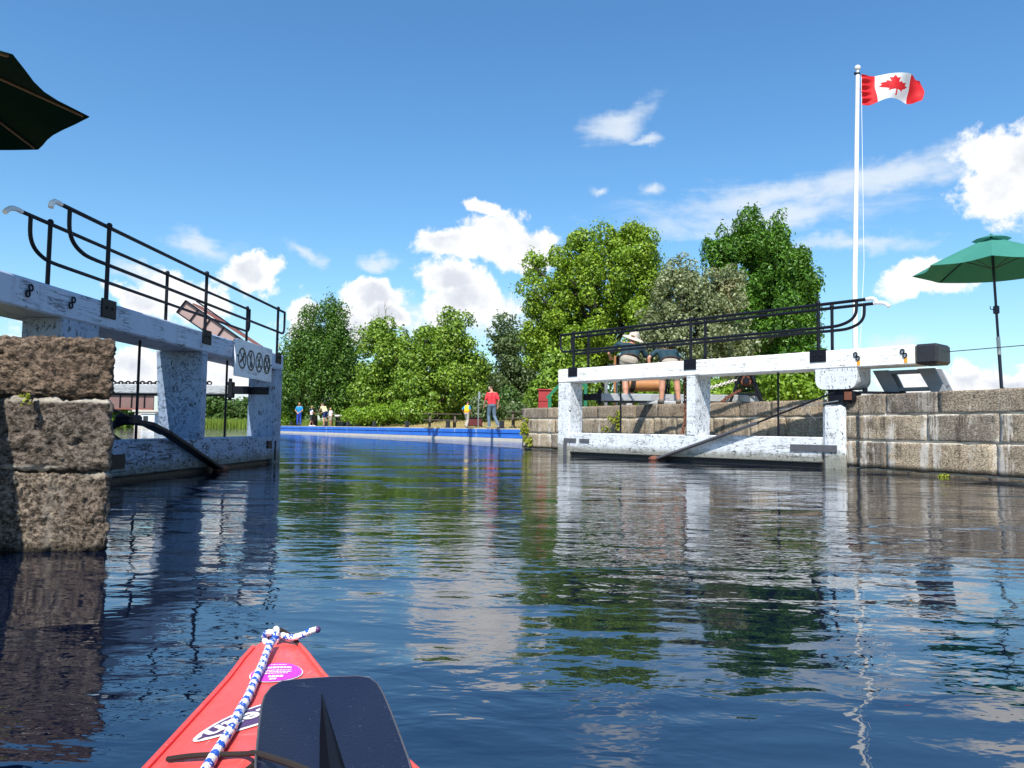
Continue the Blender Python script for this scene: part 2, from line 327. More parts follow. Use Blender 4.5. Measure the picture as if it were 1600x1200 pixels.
class MB:
    def __init__(s): s.v = []; s.f = []; s.m = []
    def add(s, vs, fs, mi=0):
        o = len(s.v); s.v += [tuple(x) for x in vs]; s.f += [tuple(o + i for i in f) for f in fs]; s.m += [mi] * len(fs); return s
    def box(s, c, size, rot=None, bev=0.0, mi=0):
        c = Vector(c); hx, hy, hz = [x / 2 for x in size]; rot = rot or Matrix.Identity(3)
        if bev <= 0:
            vs = [c + rot @ Vector((sx * hx, sy * hy, sz * hz)) for sx in (-1, 1) for sy in (-1, 1) for sz in (-1, 1)]
            return s.add(vs, [(0, 1, 3, 2), (4, 6, 7, 5), (0, 4, 5, 1), (2, 3, 7, 6), (0, 2, 6, 4), (1, 5, 7, 3)], mi)
        bev = min(bev, hx * .8, hy * .8, hz * .8)
        idx = {}; vs = []
        for sx in (-1, 1):
            for sy in (-1, 1):
                for sz in (-1, 1):
                    for a in range(3):
                        q = [sx * (hx - (0 if a == 0 else bev)), sy * (hy - (0 if a == 1 else bev)), sz * (hz - (0 if a == 2 else bev))]
                        idx[(sx, sy, sz, a)] = len(vs); vs.append(c + rot @ Vector(q))
        fs = []
        S = (-1, 1)
        for sg in S:
            fs.append([idx[(sg, a, b_, 0)] for a, b_ in ((-1, -1), (1, -1), (1, 1), (-1, 1))])
            fs.append([idx[(a, sg, b_, 1)] for a, b_ in ((-1, -1), (1, -1), (1, 1), (-1, 1))])
            fs.append([idx[(a, b_, sg, 2)] for a, b_ in ((-1, -1), (1, -1), (1, 1), (-1, 1))])
        for a in S:
            for b_ in S:
                fs.append([idx[(a, b_, -1, 0)], idx[(a, b_, 1, 0)], idx[(a, b_, 1, 1)], idx[(a, b_, -1, 1)]])
                fs.append([idx[(a, -1, b_, 0)], idx[(a, 1, b_, 0)], idx[(a, 1, b_, 2)], idx[(a, -1, b_, 2)]])
                fs.append([idx[(-1, a, b_, 1)], idx[(1, a, b_, 1)], idx[(1, a, b_, 2)], idx[(-1, a, b_, 2)]])
                for d in S: fs.append([idx[(a, b_, d, 0)], idx[(a, b_, d, 1)], idx[(a, b_, d, 2)]])
        out = []
        for f in fs:
            pts = [vs[i] for i in f]; n = (pts[1] - pts[0]).cross(pts[2] - pts[0]); cen = sum(pts, Vector()) / len(pts)
            out.append(f if n.dot(cen - c) > 0 else f[::-1])
        return s.add(vs, out, mi)
    def bar(s, a, b_, w, h, up=(0, 0, 1), bev=0.0, mi=0):
        a = Vector(a); b_ = Vector(b_); x = (b_ - a).normalized(); u = Vector(up)
        y = u.cross(x).normalized(); z = x.cross(y)
        return s.box((a + b_) / 2, ((b_ - a).length, w, h), Matrix((x, y, z)).transposed(), bev, mi)
    def tube(s, pts, r, n=8, caps=True, mi=0, mfun=None):
        pts = [Vector(p) for p in pts]; k = len(pts)
        rr = r if isinstance(r, (list, tuple)) else [r] * k
        vs = []; ref = None
        for i, p in enumerate(pts):
            t = (pts[min(i + 1, k - 1)] - pts[max(i - 1, 0)]).normalized()
            if ref is None: ref = Vector((0, 0, 1)) if abs(t.z) < 0.9 else Vector((1, 0, 0))
            u = (ref - t * ref.dot(t)).normalized(); w = t.cross(u); ref = u
            for j in range(n):
                a = 2 * math.pi * j / n; vs.append(p + (u * math.cos(a) + w * math.sin(a)) * rr[i])
        o = len(s.v); s.v += [tuple(v) for v in vs]
        for i in range(k - 1):
            for j in range(n):
                s.f.append((o + i * n + j, o + i * n + (j + 1) % n, o + (i + 1) * n + (j + 1) % n, o + (i + 1) * n + j)); s.m.append(mfun(i, j) if mfun else mi)
        if caps:
            s.f.append(tuple(o + j for j in reversed(range(n)))); s.m.append(mi)
            s.f.append(tuple(o + (k - 1) * n + j for j in range(n))); s.m.append(mi)
        return s
    def ball(s, c, r, seg=10, rings=7, mi=0):
        c = Vector(c); r = Vector(r) if hasattr(r, '__len__') else Vector((r, r, r)); vs = []; fs = []
        for i in range(rings + 1):
            a = math.pi * i / rings
            for j in range(seg):
                b_ = 2 * math.pi * j / seg
                vs.append(c + Vector((r.x * math.sin(a) * math.cos(b_), r.y * math.sin(a) * math.sin(b_), r.z * math.cos(a))))
        for i in range(rings):
            for j in range(seg):
                fs.append((i * seg + j, (i + 1) * seg + j, (i + 1) * seg + (j + 1) % seg, i * seg + (j + 1) % seg))
        return s.add(vs, fs, mi)
    def prism(s, poly, ext, mi=0):
        """poly: list of 3D points (planar), ext: extrusion vector"""
        n = len(poly); e = Vector(ext); vs = [Vector(p) for p in poly] + [Vector(p) + e for p in poly]
        nrm = (vs[1] - vs[0]).cross(vs[2] - vs[0]); 
        fs = [tuple(range(n)), tuple(range(2 * n - 1, n - 1, -1))] + [(i, i + n, (i + 1) % n + n, (i + 1) % n) for i in range(n)]
        return s.add(vs, fs, mi)
    def build(s, name, mats, parent=None, smooth=False):
        off = OFF.get(parent.name, Vector()) if parent is not None else Vector()
        me = bpy.data.meshes.new(name)
        me.from_pydata([(v[0] - off.x, v[1] - off.y, v[2] - off.z) for v in s.v], [], s.f)
        if isinstance(mats, str): mats = (mats,)
        o = link(name, me, parent, mats, smooth)
        if len(mats) > 1: me.polygons.foreach_set('material_index', s.m)
        me.validate(); me.update()
        if smooth: o.data.set_sharp_from_angle(angle=R(40))
        return o
def copy_tree(o, parent=None):
    c = o.copy(); COL.objects.link(c); c.parent = parent
    for ch in list(o.children): copy_tree(ch, c)
    return c
def curve_pts(pts, n=6):
    """smooth Catmull-Rom through points"""
    P = [Vector(p) for p in pts]; out = []
    for i in range(len(P) - 1):
        p0 = P[max(i - 1, 0)]; p1 = P[i]; p2 = P[i + 1]; p3 = P[min(i + 2, len(P) - 1)]
        for k in range(n):
            t = k / n
            out.append(0.5 * ((2 * p1) + (p2 - p0) * t + (2 * p0 - 5 * p1 + 4 * p2 - p3) * t * t + (3 * p1 - p0 - 3 * p2 + p3) * t ** 3))
    out.append(P[-1]); return out
def rblock(L, D, H, nx, ny, nz, r, amp, freq, seed, rough=0.7):
    """rough stone block with rounded arrises: x 0..L, y 0..D, z 0..H -> verts, faces"""
    idx = {}; vs = []; fs = []
    def vid(i, j, k):
        key = (i, j, k)
        if key in idx: return idx[key]
        p = Vector((L * i / nx, D * j / ny, H * k / nz))
        q = Vector((min(max(p.x, r), L - r), min(max(p.y, r), D - r), min(max(p.z, r), H - r)))
        d = p - q; ln = d.length; dn = d / ln if ln > 1e-9 else Vector((0, 0, 0))
        s_ = p + Vector((seed * 3.1, seed * 7.7, seed * 1.3))
        nval = noise.fractal(s_ * freq, rough, 2.15, 6) if amp else 0
        p2 = q + dn * (r + amp * nval)
        idx[key] = len(vs); vs.append(p2); return idx[key]
    for i in range(nx):
        for j in range(ny):
            fs.append((vid(i, j, 0), vid(i, j + 1, 0), vid(i + 1, j + 1, 0), vid(i + 1, j, 0)))
            fs.append((vid(i, j, nz), vid(i + 1, j, nz), vid(i + 1, j + 1, nz), vid(i, j + 1, nz)))
    for i in range(nx):
        for k in range(nz):
            fs.append((vid(i, 0, k), vid(i + 1, 0, k), vid(i + 1, 0, k + 1), vid(i, 0, k + 1)))
            fs.append((vid(i, ny, k), vid(i, ny, k + 1), vid(i + 1, ny, k + 1), vid(i + 1, ny, k)))
    for j in range(ny):
        for k in range(nz):
            fs.append((vid(0, j, k), vid(0, j, k + 1), vid(0, j + 1, k + 1), vid(0, j + 1, k)))
            fs.append((vid(nx, j, k), vid(nx, j + 1, k), vid(nx, j + 1, k + 1), vid(nx, j, k + 1)))
    return vs, fs
simple('steel', (0.45, 0.45, 0.45), 0.35, 0.8, 0.1)
# ---------------------------------------------------------------- setting: water, ground, far shore
def sheet(name, poly, z, m, kind='structure'):
    b = MB(); b.v = [(p[0], p[1], z) for p in poly]; b.f = [tuple(range(len(poly)))]; b.m = [0]
    o = b.build(name, m); o['kind'] = kind; return o
sheet('water', [(-1500, -60), (1500, -60), (1500, 2500), (-1500, 2500)], 0.0, 'water')
sheet('canal_bed', [(-1600, -80), (1600, -80), (1600, 2600), (-1600, 2600)], -2.2, 'ground_mix')

def sm(a, b_, x):
    t = min(max((x - a) / (b_ - a), 0), 1); return t * t * (3 - 2 * t)
BND = [(9.3, -8.0), (8.85, 1.8), (5.55, 10.3), (5.0, 11.15), (5.75, 11.95), (0.75, 20.2), (2.6, 21.6), (0.62, 32.0), (-17.3, 59.0), (-22.2, 66.2), (-14, 95), (20, 170), (60, 700)]
LD = Vector((0.83, 0.555))
TS = [0, 0.6, 1.5, 3, 5, 8, 12, 18, 26, 40, 60, 90, 140, 260, 600, 1400]
def land_h(x, y, t, p):
    base = 1.0 + (0.47 - 1.0) * sm(17.0, 25.0, p)
    rise = (0.50 * sm(1.0, 7.5, t) * (1 - sm(40, 60, p)) + 0.10 * sm(3, 11, t)) * sm(20, 27, p)
    return base + rise + (noise.noise(Vector((x * .23, y * .23, 3))) * 0.07 if t > 1 else 0)
def build_land():
    pts = []
    for i in range(len(BND) - 1):
        a = Vector(BND[i]); b_ = Vector(BND[i + 1]); n = max(1, int(min((b_ - a).length / 1.2, 30)))
        pts += [a.lerp(b_, k / n) for k in range(n)]
    pts.append(Vector(BND[-1]))
    b = MB(); w = len(TS) + 1
    for q in pts:
        p = -0.555 * q.x + 0.83 * q.y
        b.v.append((q.x, q.y, -0.8))
        for t in TS:
            x = q.x + LD.x * t; y = q.y + LD.y * t; b.v.append((x, y, land_h(x, y, t, p)))
    for i in range(len(pts) - 1):
        for j in range(w - 1):
            b.f.append((i * w + j, i * w + j + 1, (i + 1) * w + j + 1, (i + 1) * w + j)); b.m.append(0)
    o = b.build('ground', 'ground_mix', smooth=True); o['kind'] = 'structure'
build_land()
def land_z(x, y):
    """height of the right-hand ground"""
    for i in range(len(BND) - 1):
        a = Vector(BND[i]); e = Vector(BND[i + 1]) - a; d = e.x * LD.y - e.y * LD.x
        if abs(d) < 1e-6: continue
        wx, wy = x - a.x, y - a.y
        k = (wx * LD.y - wy * LD.x) / d; t = (wx * -e.y + wy * e.x) / d * 1.0
        t = -t if False else ((wx - e.x * k) / LD.x)
        if 0 <= k <= 1 and t >= 0:
            q = a + e * k; return land_h(x, y, t, -0.555 * q.x + 0.83 * q.y)
    return 0.9
# far shore and left bank
b = MB()
xs = list(range(-900, 920, 20))
rows = [(176, -0.5), (178, 0.25), (190, 0.7), (260, 1.2), (700, 2), (2400, 4)]
for (y, z) in rows:
    for x in xs: b.v.append((x, y + (6 * noise.noise(Vector((x * .01, 0, 1))) if y < 200 else 0), z + (noise.noise(Vector((x * .02, y * .02, 0))) * .3 if z > .3 else 0)))
nx_ = len(xs)
for j in range(len(rows) - 1):
    for i in range(nx_ - 1): b.f.append((j * nx_ + i, j * nx_ + i + 1, (j + 1) * nx_ + i + 1, (j + 1) * nx_ + i)); b.m.append(0)
o = b.build('terrain', 'ground_mix', smooth=True); o['kind'] = 'structure'
LEFT_Z = 0.80
lp = [(-2.15, -8), (-2.15, 2.75), (-2.0, 3.4), (-3.25, 5.75), (-4.1, 6.3), (-9.5, 15.5), (-30, 26), (-90, 34), (-90, -8)]
b = MB(); n = len(lp)
b.v = [(x, y, LEFT_Z) for x, y in lp] + [(x, y, -0.8) for x, y in lp]
b.f = [tuple(range(n))] + [(i, (i + 1) % n, (i + 1) % n + n, i + n) for i in range(n)]; b.m = [0] * (n + 1)
o = b.build('left_ground', 'ground_mix'); o['kind'] = 'structure'

# ---------------------------------------------------------------- masonry
_sd = [0]
def masonry(name, label, P0, P1, courses, mats, depth=0.5, lens=None, res=(10, 3, 7), r=0.018, amp=0.010, freq=5.0, mean=0.95, core=True, side=1, jit=0.006, shear=0.0, mortar='mortar', rough=0.7):
    """courses: [(z0,z1)], first is the top one. Stone blocks are parts of the wall."""
    P0 = Vector(P0); P1 = Vector(P1); e = P1 - P0; L = e.length; e.normalize(); nrm = Vector((-e.y, e.x)) * side
    root = thing(name, label, 'stone wall', (P0.x, P0.y, 0))
    rot = Matrix(((e.x, nrm.x, 0), (e.y, nrm.y, 0), (0, 0, 1)))
    rs = random.Random(int(abs(P0.x * 97 + P0.y * 31)) + 5)
    for ci, (z0, z1) in enumerate(courses):
        cuts = [0.0] + (list(lens[ci]) if lens and ci < len(lens) and lens[ci] else [])
        while cuts[-1] < L - 0.25:
            cuts.append(min(L, cuts[-1] + mean * rs.uniform(0.65, 1.4)))
            if L - cuts[-1] < 0.35: cuts[-1] = L
        if cuts[-1] < L: cuts.append(L)
        for a, c in zip(cuts, cuts[1:]):
            _sd[0] += 1; g = 0.007
            vs, fs = rblock(c - a - g, depth, z1 - z0 - g, *res, r, amp, freq, _sd[0] * 1.37, rough)
            push = rs.uniform(-jit, jit)
            me = bpy.data.meshes.new('stone_block')
            me.from_pydata([tuple(rot @ Vector((v.x + a + g / 2 + v.y * shear, v.y + push, v.z + z0 + g / 2))) for v in vs], [], fs)
            link('stone_block', me, root, (mats[0] if ci == 0 else mats[1],), True)
    if core:
        z0 = courses[-1][0] - 0.35; z1 = courses[0][1] - 0.03
        b = MB(); c = P0 + e * (L / 2 + shear * (depth / 2 + .012)) + nrm * (depth / 2 + 0.006 + jit * .5 + amp * (.6 if mortar == 'bark' else .1))
        r2 = rot.copy(); r2.col[1] = rot.col[1] + rot.col[0] * shear
        b.box((c.x, c.y, (z0 + z1) / 2), (L - 0.05 - 2 * amp, depth - 0.03 - amp, z1 - z0), r2)
        b.build('mortar_core', mortar, root)
    return root
C3 = [(0.77, 1.06), (0.415, 0.77), (0.03, 0.415), (-0.33, 0.03)]
masonry('lock_wall', 'weathered brown lock wall of squared stone with pale lime runs, under the beam tip and the open umbrella', (4.86, 10.78), (8.9, 1.0), C3, ('coping_stone', 'wall_stone'), 0.62,
        [[0.45, 1.25, 3.1], [1.09, 2.04, 3.2], [0.46, 2.0, 3.0], [0.8, 1.9]], res=(18, 3, 9), amp=0.012)
masonry('recess_wall', 'brown stone wall behind the open gate, carrying the two workers', (0.27, 20.0), (5.42, 11.55), C3, ('coping_stone', 'wall_stone'), 0.6,
        [[1.15, 2.3, 3.15, 4.5], [0.7, 1.5, 2.6, 3.9], [0.5, 1.35]], res=(12, 2, 6), amp=0.012)
masonry('return_wall', 'short stone end of the wall at the heel of the white gate', (5.30, 11.62), (4.80, 11.05), C3, ('coping_stone', 'wall_stone'), 0.5, res=(5, 2, 5), side=1)
masonry('end_wall', 'stone end face of the wall beside the blue dock', (0.30, 20.06), (2.6, 21.7), C3, ('coping_stone', 'wall_stone'), 0.6, res=(8, 2, 5), side=-1)
CP = [(0.600, 0.842), (0.312, 0.600), (-0.02, 0.312), (-0.34, -0.02)]
# pier by the kayak: large rough blocks
masonry('stone_pier', 'big rough brown stone pier of three rounded courses rising from the water by the gate', (-2.75, 2.912), (-1.575, 3.05), CP, ('pier_top_stone', 'pier_stone'), 0.55,
        [[], [], [0.62]], res=(100, 26, 30), r=0.030, amp=0.013, freq=13.0, rough=0.35, mean=3, side=1, jit=0.004, shear=-0.47, mortar='bark')
masonry('side_wall', 'shaded stone wall running back from the pier to the gate heel', (-1.93, 3.62), (-3.15, 5.80), CP, ('pier_top_stone', 'pier_stone'), 0.5, res=(10, 3, 6), side=1)
masonry('left_lock_wall', 'rough stone lock wall close beside the kayak, out of the sun', (-2.03, -8.0), (-2.03, 2.93), CP, ('pier_top_stone', 'pier_stone'), 0.5, res=(12, 3, 7), side=1, mean=1.2)

# ---------------------------------------------------------------- blue dock wall
D0, D1 = Vector((0.47, 31.9)), Vector((-22.2, 66.0))
de = (D1 - D0).normalized(); dn = Vector((de.y, -de.x))   # towards the land
if dn.x < 0: dn = -dn
drot = Matrix(((de.x, dn.x, 0), (de.y, dn.y, 0), (0, 0, 1)))
dock = thing('dock_wall', 'long low canal wall faced with bright blue painted timbers above a pale footing', 'dock wall', (D0.x, D0.y, 0))
DL = (D1 - D0).length
def dbox(b, s0, s1, d0, d1, z0, z1, bev=0.0):
    c = D0 + de * ((s0 + s1) / 2) + dn * ((d0 + d1) / 2); b.box((c.x, c.y, (z0 + z1) / 2), (s1 - s0, d1 - d0, z1 - z0), drot, bev)
s = 0.0; k = 0
while s < DL - 0.5:
    e1 = min(DL, s + 4.9)
    for (z0, z1, d0) in ((0.335, 0.49, 0.0), (0.125, 0.325, 0.03)):
        b = MB(); dbox(b, s + 0.01, e1 - 0.01, d0, d0 + 0.3, z0, z1, 0.012); b.build('blue_timber', 'blue_paint', dock)
    b = MB(); dbox(b, s + 0.005, e1 - 0.005, -0.03, 0.45, -0.5, 0.112, 0.01); b.build('footing', 'concrete', dock)
    b = MB(); dbox(b, s + 0.005, e1 - 0.005, 0.02, 0.55, 0.494, 0.53, 0.01); b.build('coping_slab', 'concrete', dock)
    s = e1
b = MB(); b.box((D0.x + .25, D0.y + .1, 0.1), (0.5, 0.3, 0.8), drot); b.build('end_block', 'concrete', dock)
bol = None
posts = [(455, 'behind the group under the cedar'), (509.5, 'beside the woman in the pale top'), (544, 'just past the shaded picnic table'), (585, 'by the fence and green undergrowth'), (636, 'below the lighter bushes'), (700, 'in front of the whole picnic table'), (784, 'at the heel of the man in red')]
for px, where in posts:
    d = ray(px, 664); kx = d.x / d.y
    # meet the dock line, set back 0.25
    q0 = D0 + dn * 0.27; t = (kx * q0.y - q0.x) / (de.x - kx * de.y); q = q0 + de * t
    if bol is None:
        bol = thing('mooring_post', 'x', 'bollard', (q.x, q.y, 0.53), 'black mooring posts along the blue dock')
        b = MB(); b.box((q.x, q.y, 0.53 + 0.17), (0.17, 0.17, 0.34), drot, 0.015); b.build('post', 'black_paint', bol)
        b = MB(); b.box((q.x, q.y, 0.545), (0.24, 0.24, 0.03), drot, 0.005); b.build('base_plate', 'black_iron', bol); o = bol
    else:
        o = copy_tree(bol); o.location = (q.x, q.y, 0.53)
    o['label'] = 'short black mooring post on the blue dock ' + where

# ---------------------------------------------------------------- lock gates
class GF:
    """gate frame: s along the leaf from heel to toe, d behind the front face, z up"""
    def __init__(g, H, u, n):
        g.H = Vector(H); g.u = Vector(u).normalized(); g.n = Vector(n).normalized()
        g.rot = Matrix(((g.u.x, g.n.x, 0), (g.u.y, g.n.y, 0), (0, 0, 1)))
    def P(g, s, d, z):
        q = g.H + g.u * s + g.n * d; return Vector((q.x, q.y, z))
    def box(g, b, s0, s1, d0, d1, z0, z1, bev=0.012, mi=0):
        return b.box(g.P((s0 + s1) / 2, (d0 + d1) / 2, (z0 + z1) / 2), (abs(s1 - s0), abs(d1 - d0), z1 - z0), g.rot, bev, mi)
def ring(b, g, s, z, d, R_, r):
    pts = [g.P(s + math.cos(a) * R_, d, z + math.sin(a) * R_) for a in [2 * math.pi * i / 12 for i in range(13)]]
    b.tube(pts, r, 6)
def lock_gate(g, label, p):
    k = p['k']; L = p['L']; zt = p['top']; hb = p['hb']; D = p['D']; T = p['tail']; bm, pm = p['mats']
    root = thing('lock_gate', label, 'lock gate', g.P(0, 0, 0))
    b = MB(); g.box(b, -T + 0.22, L, 0, D, zt - hb, zt, 0.014); b.build('balance_beam', bm, root)
    # black beam end with rounded tip
    b = MB(); poly = []
    for i in range(9):
        a = math.pi / 2 * i / 8; poly.append((-T - 0.10 * k * math.sin(a), 0.10 * k * (1 - math.cos(a)) if False else 0))
    g.box(b, -T - 0.07, -T + 0.22, -0.003, D + 0.003, zt - hb - 0.003, zt + 0.003, 0.032)
    b.build('beam_end', 'black_paint', root)
    zl0, zl1 = p['rail']
    wt = p['toe_w']
    # toe (mitre) post, middle post, heel post
    b = MB(); g.box(b, L - wt, L - 0.002, 0.004, D - 0.08, -0.9, zt - hb - 0.002, 0.02); b.build('toe_post', pm, root)
    m0, mw = p['mid'], p['mid_w']
    b = MB()
    d1 = p['mid_d']; fl = p['flare']
    poly = [g.P(m0, 0.004, zl1 + 0.001), g.P(m0, d1, zl1 + 0.001), g.P(m0, d1 + fl, zt - hb - 0.002), g.P(m0, 0.004, zt - hb - 0.002)]
    b.prism(poly, g.u * 1.0 * mw if False else Vector((g.u.x, g.u.y, 0)) * mw); b.build('middle_post', pm, root)
    b = MB(); g.box(b, -0.02, wt * 0.95, 0.012, D - 0.06, -0.9, zt - hb - p['heel_gap'] - p['knee_h'], 0.06 * k); b.build('heel_post', pm, root)
    # rounded heel block under the beam
    b = MB(); kh = p['knee_h']; z1 = zt - hb - 0.002; z0 = z1 - kh; s0, s1 = p.get('knee', (-0.22, 0.40)); rr = kh * 0.45
    poly = [g.P(s0, 0.01, z1), g.P(s1, 0.01, z1)]
    for i in range(7):
        a = math.pi / 2 * i / 6; poly.append(g.P(s1 - rr + rr * math.cos(a), 0.01, z0 + rr - rr * math.sin(a)))
    for i in range(7):
        a = math.pi / 2 * i / 6; poly.append(g.P(s0 + rr - rr * math.sin(a), 0.01, z0 + rr - rr * math.cos(a)))
    b.prism(poly, Vector((g.n.x, g.n.y, 0)) * p.get('knee_d', D - 0.03)); b.build('heel_block', pm, root)
    # iron collar between block and post
    b = MB(); zc1 = z0; zc0 = z0 - p['heel_gap']
    g.box(b, 0.0, 0.24 * k, 0.06, D - 0.1, zc0, zc1, 0.01); g.box(b, -0.10 * k, 0.30 * k, 0.03, D - 0.05, zc0, zc0 + 0.025 * k, 0.005)
    g.box(b, -0.16 * k, -0.03, 0.04, D * .6, zc0 + .03 * k, zc1 - .03 * k, 0.01)
    b.build('collar', 'black_iron', root)
    b = MB(); g.box(b, -0.13 * k, -0.02, 0.025, 0.04, zc0 + 0.05 * k, zc1 - 0.04 * k, 0.004); b.build('rust_plate', 'rust', root)
    # lower white timber and dark timber below it
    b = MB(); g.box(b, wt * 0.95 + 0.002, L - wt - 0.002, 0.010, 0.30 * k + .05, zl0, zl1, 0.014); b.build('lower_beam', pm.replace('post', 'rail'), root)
    b = MB(); g.box(b, wt * 0.95 + 0.002, L - wt - 0.002, 0.06, 0.32 * k, -0.9, zl0 - 0.002, 0.01); b.build('sill_timber', 'wet_timber', root)
    # iron straps
    for (s0, s1, zz0, zz1, m) in p['straps']:
        b = MB(); g.box(b, s0, s1, -0.010, 0.012, zz0, zz1, 0.003); b.build('strap', m, root)
    # brackets of the handrail on the beam face and behind
    ps = p['posts']; rz = p['rail_h']
    for s_ in ps:
        for dd in (-0.014, D - 0.004):
            b = MB(); w_ = 0.105 * k + 0.02
            g.box(b, s_ - w_, s_ + w_, dd, dd + 0.018, zt - 0.16 * k, zt + 0.02, 0.004)
            for q in (-1, 1): b.ball(g.P(s_ + q * 0.05 * k, dd if dd < 0.1 else dd + .018, zt - 0.06 * k), 0.017 * k, 8, 5)
            b.build('bracket', 'black_iron', root)
    rt = p['tube']
    for di, dd in enumerate((0.02, D - 0.02)):
        hr = None; tq = p['tail_end'][di]; psd = [q_ + (p['back_shift'] if di else 0) for q_ in ps[-1:]]; psd = ps[:-1] + psd
        ztop = zt + rz; zlow = zt + rz * 0.5
        b = MB(); te = L - p['loop_in'][di]; b.tube([g.P(-tq, dd, ztop), g.P(te, dd, ztop)], rt, 8)
        hr = b.build('handrail', 'black_iron', root, True)
        b = MB()
        low = [g.P(-tq + 0.16 * k, dd, ztop), g.P(-tq + 0.17 * k, dd, ztop - rz * 0.25), g.P(-tq + 0.25 * k, dd, zlow + rz * 0.10), g.P(-tq + 0.42 * k, dd, zlow + 0.01), g.P(-tq + 0.62 * k, dd, zlow)]
        low = curve_pts(low, 5) + [g.P(te - 0.12 * k, dd, zlow)] + [g.P(te - 0.12 * k + 0.12 * k * math.sin(a), dd, zlow + 0.10 * k * (1 - math.cos(a))) for a in (0.5, 1.0, 1.57)] + [g.P(te, dd, ztop)]
        b.tube(low, rt * 0.95, 8); b.build('lower_rail', 'black_iron', hr, True)
        for s_ in psd:
            b = MB(); b.tube([g.P(s_, dd, zt - 0.02), g.P(s_, dd, ztop + rt * 1.3)], rt * 1.05, 8); b.ball(g.P(s_, dd, ztop + rt), rt * 1.5, 8, 5); b.build('rail_post', 'black_iron', hr, True)
        b = MB()
        if p['caps'][di]: cp = [g.P(-tq + 0.02, dd, ztop), g.P(-tq - 0.05 * k, dd, ztop + 0.002), g.P(-tq - 0.10 * k, dd, ztop - 0.02 * k), g.P(-tq - 0.12 * k, dd, ztop - 0.07 * k)]
        else: cp = [g.P(-tq + 0.02, dd, ztop), g.P(-tq - 0.06 * k, dd, ztop + 0.002), g.P(-tq - 0.14 * k, dd, ztop - 0.02 * k), g.P(-tq - 0.20 * k, dd, ztop - 0.07 * k)]
        b.tube(curve_pts(cp, 4), rt * 1.15, 8); b.build('rail_cap', 'cap_white', hr, True)
    # hanging valve rods
    for s_ in p['rods']:
        b = MB(); b.tube([g.P(s_, 0.22 * k, zl1 - 0.02), g.P(s_, 0.22 * k, zt - hb + 0.02)], p['rod_r'], 6); b.build('valve_rod', 'black_iron', root, True)
    # diagonal brace: flat bar low, thin rod high
    b = MB(); a0, a1, a2 = p['brace']
    A, B = g.P(*a0), g.P(*a1); b.bar(A, B, 0.035, p['brace_w'], up=g.n.to_3d() if False else Vector((g.n.x, g.n.y, 0)), bev=0.006)
    br = b.build('brace', p['brace_m'], root)
    b = MB(); b.tube([g.P(*a1), g.P(*a2)], p['rod_r'] * 0.9, 6); b.build('brace_rod', 'black_iron', br, True)
    b = MB(); b.ball(g.P(a0[0] + .03, a0[1], a0[2]), (0.11 * k, 0.11 * k, 0.06 * k), 8, 6); b.build('brace_foot', 'rust', br)
    # eye bolts
    for s_ in p['eyes']:
        b = MB(); zz = zt - hb * 0.42; ring(b, g, s_ + .012, zz + 0.030 * k, -0.012, 0.026 * k, 0.008 * k); ring(b, g, s_ - 0.022 * k, zz - 0.026 * k, -0.012, 0.026 * k, 0.008 * k)
        e = b.build('eye_bolt', 'black_iron', root)
        if p['stain']:
            b = MB(); g.box(b, s_ - 0.05 * k, s_ - 0.005 * k, -0.004, 0.002, zz - 0.13 * k, zz - 0.06 * k, 0.0); b.build('rust_stain', 'orange_stain', root)
    return root
gR = GF((4.73, 11.0), (-0.655, 0.756), (0.756, 0.655))
gateR = lock_gate(gR, 'white timber lock gate with sunlit front, its black-tipped balance beam ending over the stone wall', dict(
    k=1.0, L=5.82, top=1.715, hb=0.265, D=0.46, tail=1.22, mats=('beam_paint', 'post_paint'), rail=(0.075, 0.452), toe_w=0.335,
    mid=2.52, mid_w=0.17, mid_d=0.42, flare=0.03, heel_gap=0.21, knee_h=0.30, straps=[(5.30, 5.63, 0.27, 0.345, 'grey_iron'), (5.55, 5.64, 0.0, 0.27, 'grey_iron'), (4.95, 5.20, 0.27, 0.34, 'grey_iron'), (0.08, 0.80, 0.24, 0.34, 'grey_iron')],
    posts=[5.40, 2.62, 0.35], rail_h=0.69, tube=0.024, loop_in=[0.05, -0.05], tail_end=[0.38, 0.30], back_shift=0.0, caps=[1, 0], rods=[4.35, 1.12], rod_r=0.017,
    brace=[(3.30, -0.05, 0.02), (1.32, -0.05, 0.66), (0.10, -0.02, 1.10)], brace_w=0.12, brace_m='grey_iron', eyes=[-0.22, -0.86], stain=True))
gL = GF((-3.33, 6.0), (0.02, 1.0), (-1.0, 0.02))
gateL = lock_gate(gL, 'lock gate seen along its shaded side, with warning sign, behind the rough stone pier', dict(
    knee=(-0.33, 0.16), knee_d=0.30, k=0.82, L=4.82, top=1.495, hb=0.215, D=0.47, tail=2.3, mats=('shaded_beam_paint', 'shaded_post_paint'), rail=(0.045, 0.36), toe_w=0.28,
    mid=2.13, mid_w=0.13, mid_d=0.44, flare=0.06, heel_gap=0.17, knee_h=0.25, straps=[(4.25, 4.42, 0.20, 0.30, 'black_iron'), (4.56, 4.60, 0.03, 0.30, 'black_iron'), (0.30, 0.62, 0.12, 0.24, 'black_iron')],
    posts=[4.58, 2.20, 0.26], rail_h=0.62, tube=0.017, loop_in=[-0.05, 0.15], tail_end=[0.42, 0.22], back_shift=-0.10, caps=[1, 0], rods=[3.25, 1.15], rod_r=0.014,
    brace=[(2.55, -0.05, 0.02), (1.25, -0.06, 0.42), (0.35, -0.02, 0.62)], brace_w=0.10, brace_m='black_iron', eyes=[-0.25, -0.75], stain=False))
